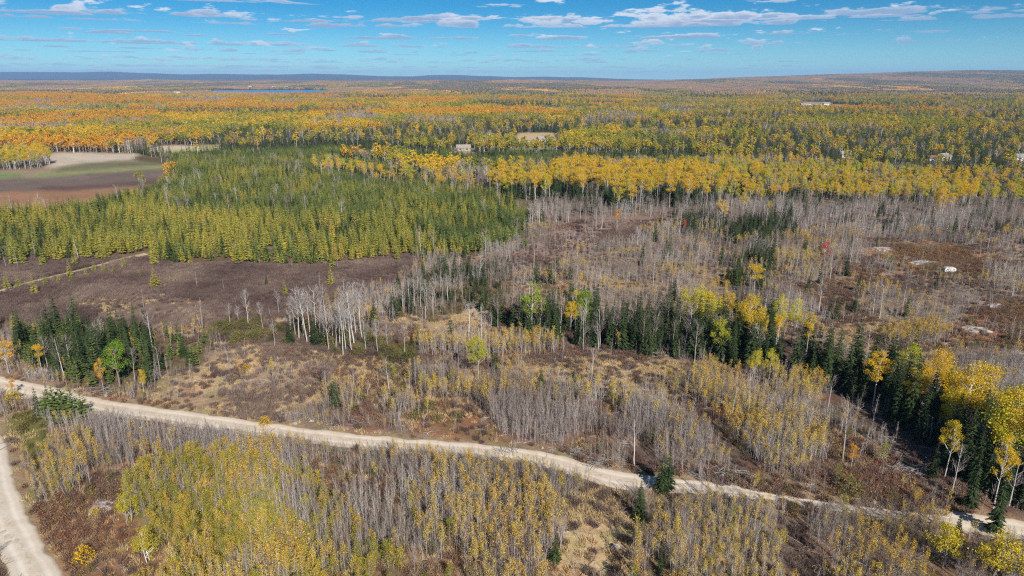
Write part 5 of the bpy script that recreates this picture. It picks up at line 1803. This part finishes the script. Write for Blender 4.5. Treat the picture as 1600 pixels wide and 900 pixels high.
def log(px, py, L, rot, rad, label, seed):
    X0, Y0 = at(px, py)
    r = np.random.default_rng(seed)
    g = Geo()
    l_ = trunk_line(r, L, 0.05, 6)
    g.tube(l_, np.linspace(rad, rad * 0.4, 6), 6)
    P = along(l_, r.uniform(0.4, 0.95, 6))
    spikes(g, r, P, rv(r, 6) + (0, 0, 0.6), L * 0.15, 0.04, 0)
    o = link('fallen_log', g.mesh('fallen_log', [M['deadwood']]))
    o.location = (X0, Y0, zat(X0, Y0) + rad + 0.25)
    o.rotation_euler = (R(87), 0, rot)
    tag(o, label, 'log')


log(940, 614, 4.5, R(115), 0.09, 'pale fallen log right of the lone fir in the straw grass', 1)
log(1130, 736, 3.6, R(80), 0.08, 'pale fallen pole above the long branch heap', 2)
log(845, 678, 5.0, R(100), 0.07, 'thin fallen pole above the middle of the road', 3)
log(540, 640, 3.0, R(100), 0.07, 'fallen pole right of the lone fir by the road', 4)
log(1440, 762, 3.4, R(70), 0.1, 'pale fallen log under the sunlit spruce', 5)

# colourful low shrubs one can point to
for i, (key, x, y, s, lb) in enumerate([
    ('gold_shrub', 22, 630, 1.6, 'round yellow-green shrub at the fork of the two gravel roads'),
    ('gold_shrub', 385, 577, 0.9, 'small orange-gold shrub alone in straw grass'),
    ('gold_shrub', 133, 880, 1.3, 'yellow shrub near the lower left road'),
    ('gold_shrub', 150, 808, 0.8, 'green-yellow shrub at the foot of the pale rock outcrop'),
    ('gold_shrub', 414, 664, 1.1, 'yellow-green shrub on the upper road verge'),
    ('gold_shrub', 470, 700, 1.3, 'yellow shrub at the lower road edge, left one'),
    ('gold_shrub', 425, 690, 1.0, 'small yellow shrub at the lower road edge beyond the left one'),
    ('olive_shrub', 1020, 690, 1.5, 'dark olive shrub behind the white bare tree'),
    ('olive_shrub', 1325, 770, 1.6, 'olive shrub above the fading part of the road'),
    ('olive_shrub', 645, 590, 1.6, 'dark olive shrub clump under the poplar grove, right end'),
    ('olive_shrub', 610, 585, 1.6, 'dark olive shrub clump under the poplar grove, left end'),
]):
    X0, Y0 = at(x, y)
    single(key, X0, Y0, zat(X0, Y0) - 0.03, s, s, i * 1.3, i % len(PROTO[key]), lb)


# ------------------------------------------------------------------ buildings
def plain(name, col, rough=0.7):
    m, w, b, out = principled(name, rough, 0.3)
    geo = w.n('ShaderNodeNewGeometry')
    n1 = w.noise(geo.outputs['Position'], 1.5, 4.0, 0.6)
    w.l(w.mix(w.math('MULTIPLY', n1, 0.35), col, tuple(c * 0.7 for c in col)), b.inputs['Base Color'])
    return m


M['wall_white'] = plain('painted_wall_white', (0.58, 0.57, 0.54))
M['wall_tan'] = plain('painted_wall_tan', (0.33, 0.27, 0.21))
M['wall_grey'] = plain('painted_wall_grey', (0.45, 0.46, 0.47))
M['roof_grey'] = plain('roof_shingle_grey', (0.26, 0.25, 0.25))
M['roof_tan'] = plain('roof_metal_tan', (0.30, 0.26, 0.22))
M['roof_white'] = plain('roof_metal_white', (0.50, 0.50, 0.49))
M['roof_red'] = plain('roof_red_brown', (0.36, 0.15, 0.10))
M['glass'] = plain('dark_window_glass', (0.03, 0.04, 0.05), 0.1)
M['doorp'] = plain('door_paint', (0.25, 0.18, 0.14))
M['tyre'] = plain('rubber_tyre', (0.03, 0.03, 0.03))


def box(g, x0, x1, y0, y1, z0, z1, m=0):
    V = [(x0, y0, z0), (x1, y0, z0), (x1, y1, z0), (x0, y1, z0), (x0, y0, z1), (x1, y0, z1), (x1, y1, z1), (x0, y1, z1)]
    g.add(V, [(3, 2, 1, 0), (4, 5, 6, 7), (0, 1, 5, 4), (1, 2, 6, 5), (2, 3, 7, 6), (3, 0, 4, 7)], m)


def house(px, py, W, Dp, H, rh, rot, wall, roof, name, label, cat, wins=3, chim=True):
    X0, Y0 = at(px, py)
    root = bpy.data.objects.new(name, None)
    COL.objects.link(root)
    root.location = (X0, Y0, zat(X0, Y0) - 0.1)
    root.rotation_euler = (0, 0, rot)
    tag(root, label, cat)
    g = Geo()
    a, b = W / 2, Dp / 2
    V = [(-a, -b, -1), (a, -b, -1), (a, b, -1), (-a, b, -1), (-a, -b, H), (a, -b, H), (a, b, H), (-a, b, H), (-a, 0, H + rh - 0.1), (a, 0, H + rh - 0.1)]
    g.add(V, [(0, 1, 5, 4), (2, 3, 7, 6), (1, 2, 6, 9, 5), (3, 0, 4, 8, 7)])
    link('wall', g.mesh('wall', [wall]), root)
    g = Geo()
    e = 0.5
    sl_ = rh / b
    V = []
    for sy in (-1, 1):
        y1 = sy * (b + e)
        V = [(-a - e, y1, H - e * sl_), (a + e, y1, H - e * sl_), (a + e, 0, H + rh), (-a - e, 0, H + rh)]
        V += [(x, y, z_ + 0.18) for x, y, z_ in V]
        f = [(0, 1, 2, 3), (7, 6, 5, 4), (0, 4, 5, 1), (1, 5, 6, 2), (2, 6, 7, 3), (3, 7, 4, 0)]
        g.add(V, f)
    rf = link('roof', g.mesh('roof', [roof]), root)
    if chim:
        g = Geo()
        box(g, a * 0.4, a * 0.4 + 0.8, 0.3, 1.0, H + rh * 0.3, H + rh + 1.0)
        link('chimney', g.mesh('chimney', [M['roof_red']]), rf)
    wm = None
    for k in range(wins):
        x = -a + W * (k + 1) / (wins + 1)
        if k == wins // 2:
            g = Geo()
            box(g, x - 0.55, x + 0.55, -b - 0.06, -b + 0.02, -0.5, min(2.1, H - 0.2))
            link('door', g.mesh('door', [M['doorp']]), root)
            continue
        if wm is None:
            g = Geo()
            box(g, -0.8, 0.8, -0.06, 0.02, 0.9, min(2.2, H - 0.2))
            wm = g.mesh('window', [M['glass']])
            g = Geo()
            for (x0, x1, z0, z1) in ((-0.95, 0.95, 0.78, 0.9), (-0.95, 0.95, min(2.2, H - 0.2), min(2.3, H - 0.1)), (-0.95, -0.8, 0.9, min(2.2, H - 0.2)), (0.8, 0.95, 0.9, min(2.2, H - 0.2))):
                box(g, x0, x1, -0.1, 0.0, z0, z1)
            fm = g.mesh('frame', [M['wall_white']])
        o = link('window', wm, root)
        o.location = (x, -b, 0)
        link('frame', fm, o)
    return root


house(724, 235, 12, 7, 3.0, 2.2, R(8), M['wall_tan'], M['roof_tan'], 'house', 'long low pale house with a tan roof beyond the plantation', 'house')
house(846, 222, 8, 6, 3.2, 2.4, R(20), M['wall_white'], M['roof_grey'], 'house', 'small white house in front of the tan hay field', 'house')
house(820, 222, 11, 5, 2.4, 1.2, R(-4), M['wall_tan'], M['roof_tan'], 'shed', 'low tan shed left of the small white house', 'shed', 0, False)
house(1595, 250, 10, 7, 3.0, 2.0, R(-5), M['wall_white'], M['roof_grey'], 'house', 'white house cut by the right edge of the view', 'house')
house(1473, 250, 9, 7, 3.2, 2.0, R(10), M['wall_white'], M['roof_tan'], 'house', 'white house with a pale roof right of the round green trees', 'house')
house(1456, 251, 7, 6, 2.6, 1.5, R(-10), M['wall_grey'], M['roof_red'], 'shed', 'small shed with a brown roof left of the white house', 'shed', 0, False)
house(1320, 246, 9, 7, 3.0, 2.2, R(5), M['wall_grey'], M['roof_grey'], 'house', 'grey house half hidden behind bare white-stemmed trees', 'house')
house(1356, 250, 5, 4, 2.4, 1.4, R(15), M['wall_white'], M['roof_grey'], 'shed', 'small white shed right of the grey house', 'shed', 0, False)
house(1255, 164, 14, 9, 4, 3, R(10), M['wall_white'], M['roof_grey'], 'farmhouse', 'white farmhouse at the left end of the far clearing', 'farmhouse')
house(1263, 162.5, 12, 9, 4, 3, R(-10), M['wall_white'], M['roof_red'], 'farmhouse', 'farmhouse with a reddish roof behind the white one in the far clearing', 'farmhouse')
house(1291, 163.5, 16, 9, 4, 3, R(4), M['wall_white'], M['roof_grey'], 'barn', 'long white barn at the right end of the far clearing', 'barn', 0, False)
house(1278, 165, 18, 9, 3.5, 2.0, R(2), M['wall_tan'], M['roof_tan'], 'shed', 'low tan shed in the middle of the far clearing', 'shed', 0, False)
house(260, 148.6, 30, 16, 9, 5, R(8), M['wall_white'], M['roof_white'], 'barn', 'long white barn left of another in the far forest at the left', 'barn', 0, False)
house(278, 149.2, 26, 18, 11, 5, R(-12), M['wall_white'], M['roof_white'], 'barn', 'bright white barn in the far forest at the left', 'barn', 0, False)
for k, (x, y) in enumerate([(366, 139.0), (391, 138.8), (428, 138.8), (447, 138.9), (494, 139.2)]):
    house(x, y, 22, 16, 9, 6, 0.1 * k, M['wall_white'], M['roof_white'], 'cottage', 'white cottage on the far lake shore, number %s from the left' % ['one', 'two', 'three', 'four', 'five'][k], 'cottage', 0, False)


def trailer():
    X0, Y0 = at(1483, 425)
    root = bpy.data.objects.new('camper_trailer', None)
    COL.objects.link(root)
    root.location = (X0, Y0, zat(X0, Y0))
    root.rotation_euler = (0, 0, R(-6))
    root.scale = (0.78, 0.78, 0.78)
    tag(root, 'small white camper trailer parked at the edge of the red barrens', 'trailer')
    prof = [(-2.1, 0.55), (2.0, 0.55), (2.25, 1.2), (2.05, 2.1), (1.6, 2.35), (-1.7, 2.35), (-2.2, 1.9), (-2.35, 1.1)]
    g = Geo()
    n = len(prof)
    V = [(x, -1.0, z) for x, z in prof] + [(x, 1.0, z) for x, z in prof]
    g.add(V, [tuple(range(n)), tuple(range(2 * n - 1, n - 1, -1))] + [(i, i + n, (i + 1) % n + n, (i + 1) % n) for i in range(n)])
    link('body', g.mesh('body', [M['wall_white']]), root)
    for x0, x1, z0, z1 in ((-1.5, -0.95, 1.45, 1.8), (1.0, 1.45, 1.45, 1.8)):
        g = Geo()
        box(g, x0, x1, -1.03, -0.99, z0, z1)
        link('window', g.mesh('window', [M['glass']]), root)
    g = Geo()
    box(g, -0.3, 0.35, -1.04, -0.99, 0.6, 2.05)
    link('door', g.mesh('door', [M['wall_grey']]), root)
    g = Geo()
    box(g, 2.25, 3.3, -0.06, 0.06, 0.5, 0.6)
    link('hitch', g.mesh('hitch', [M['tyre']]), root)
    for y in (-0.95, 0.95):
        g = Geo()
        g.tube([(0.2, y - 0.1, 0.33), (0.2, y + 0.1, 0.33)], [0.33, 0.33], 12)
        th = [(0.2 + 0.33 * math.cos(t * math.pi / 6), y - 0.1, 0.33 + 0.33 * math.sin(t * math.pi / 6)) for t in range(12)]
        g.add(th, [tuple(range(12))])
        th2 = [(p[0], y + 0.1, p[2]) for p in th]
        g.add(th2, [tuple(range(12))])
        link('wheel', g.mesh('wheel', [M['tyre']]), root)


trailer()

# ------------------------------------------------------------------ haze
g = Geo()
S = 26000
box(g, -S, S, -26000, S, -60, 345)
m = bpy.data.materials.new('haze_air')
m.use_nodes = True
w = NT(m.node_tree)
pv = w.n('ShaderNodeVolumePrincipled')
pv.inputs['Color'].default_value = (0.34, 0.60, 1.0, 1)
pv.inputs['Density'].default_value = 5.0e-5
pv.inputs['Anisotropy'].default_value = 0.0
o_ = w.n('ShaderNodeOutputMaterial')
w.l(pv.outputs[0], o_.inputs['Volume'])
hz = link('haze', g.mesh('haze', [m]))
tag(hz, None, None, None, 'stuff')
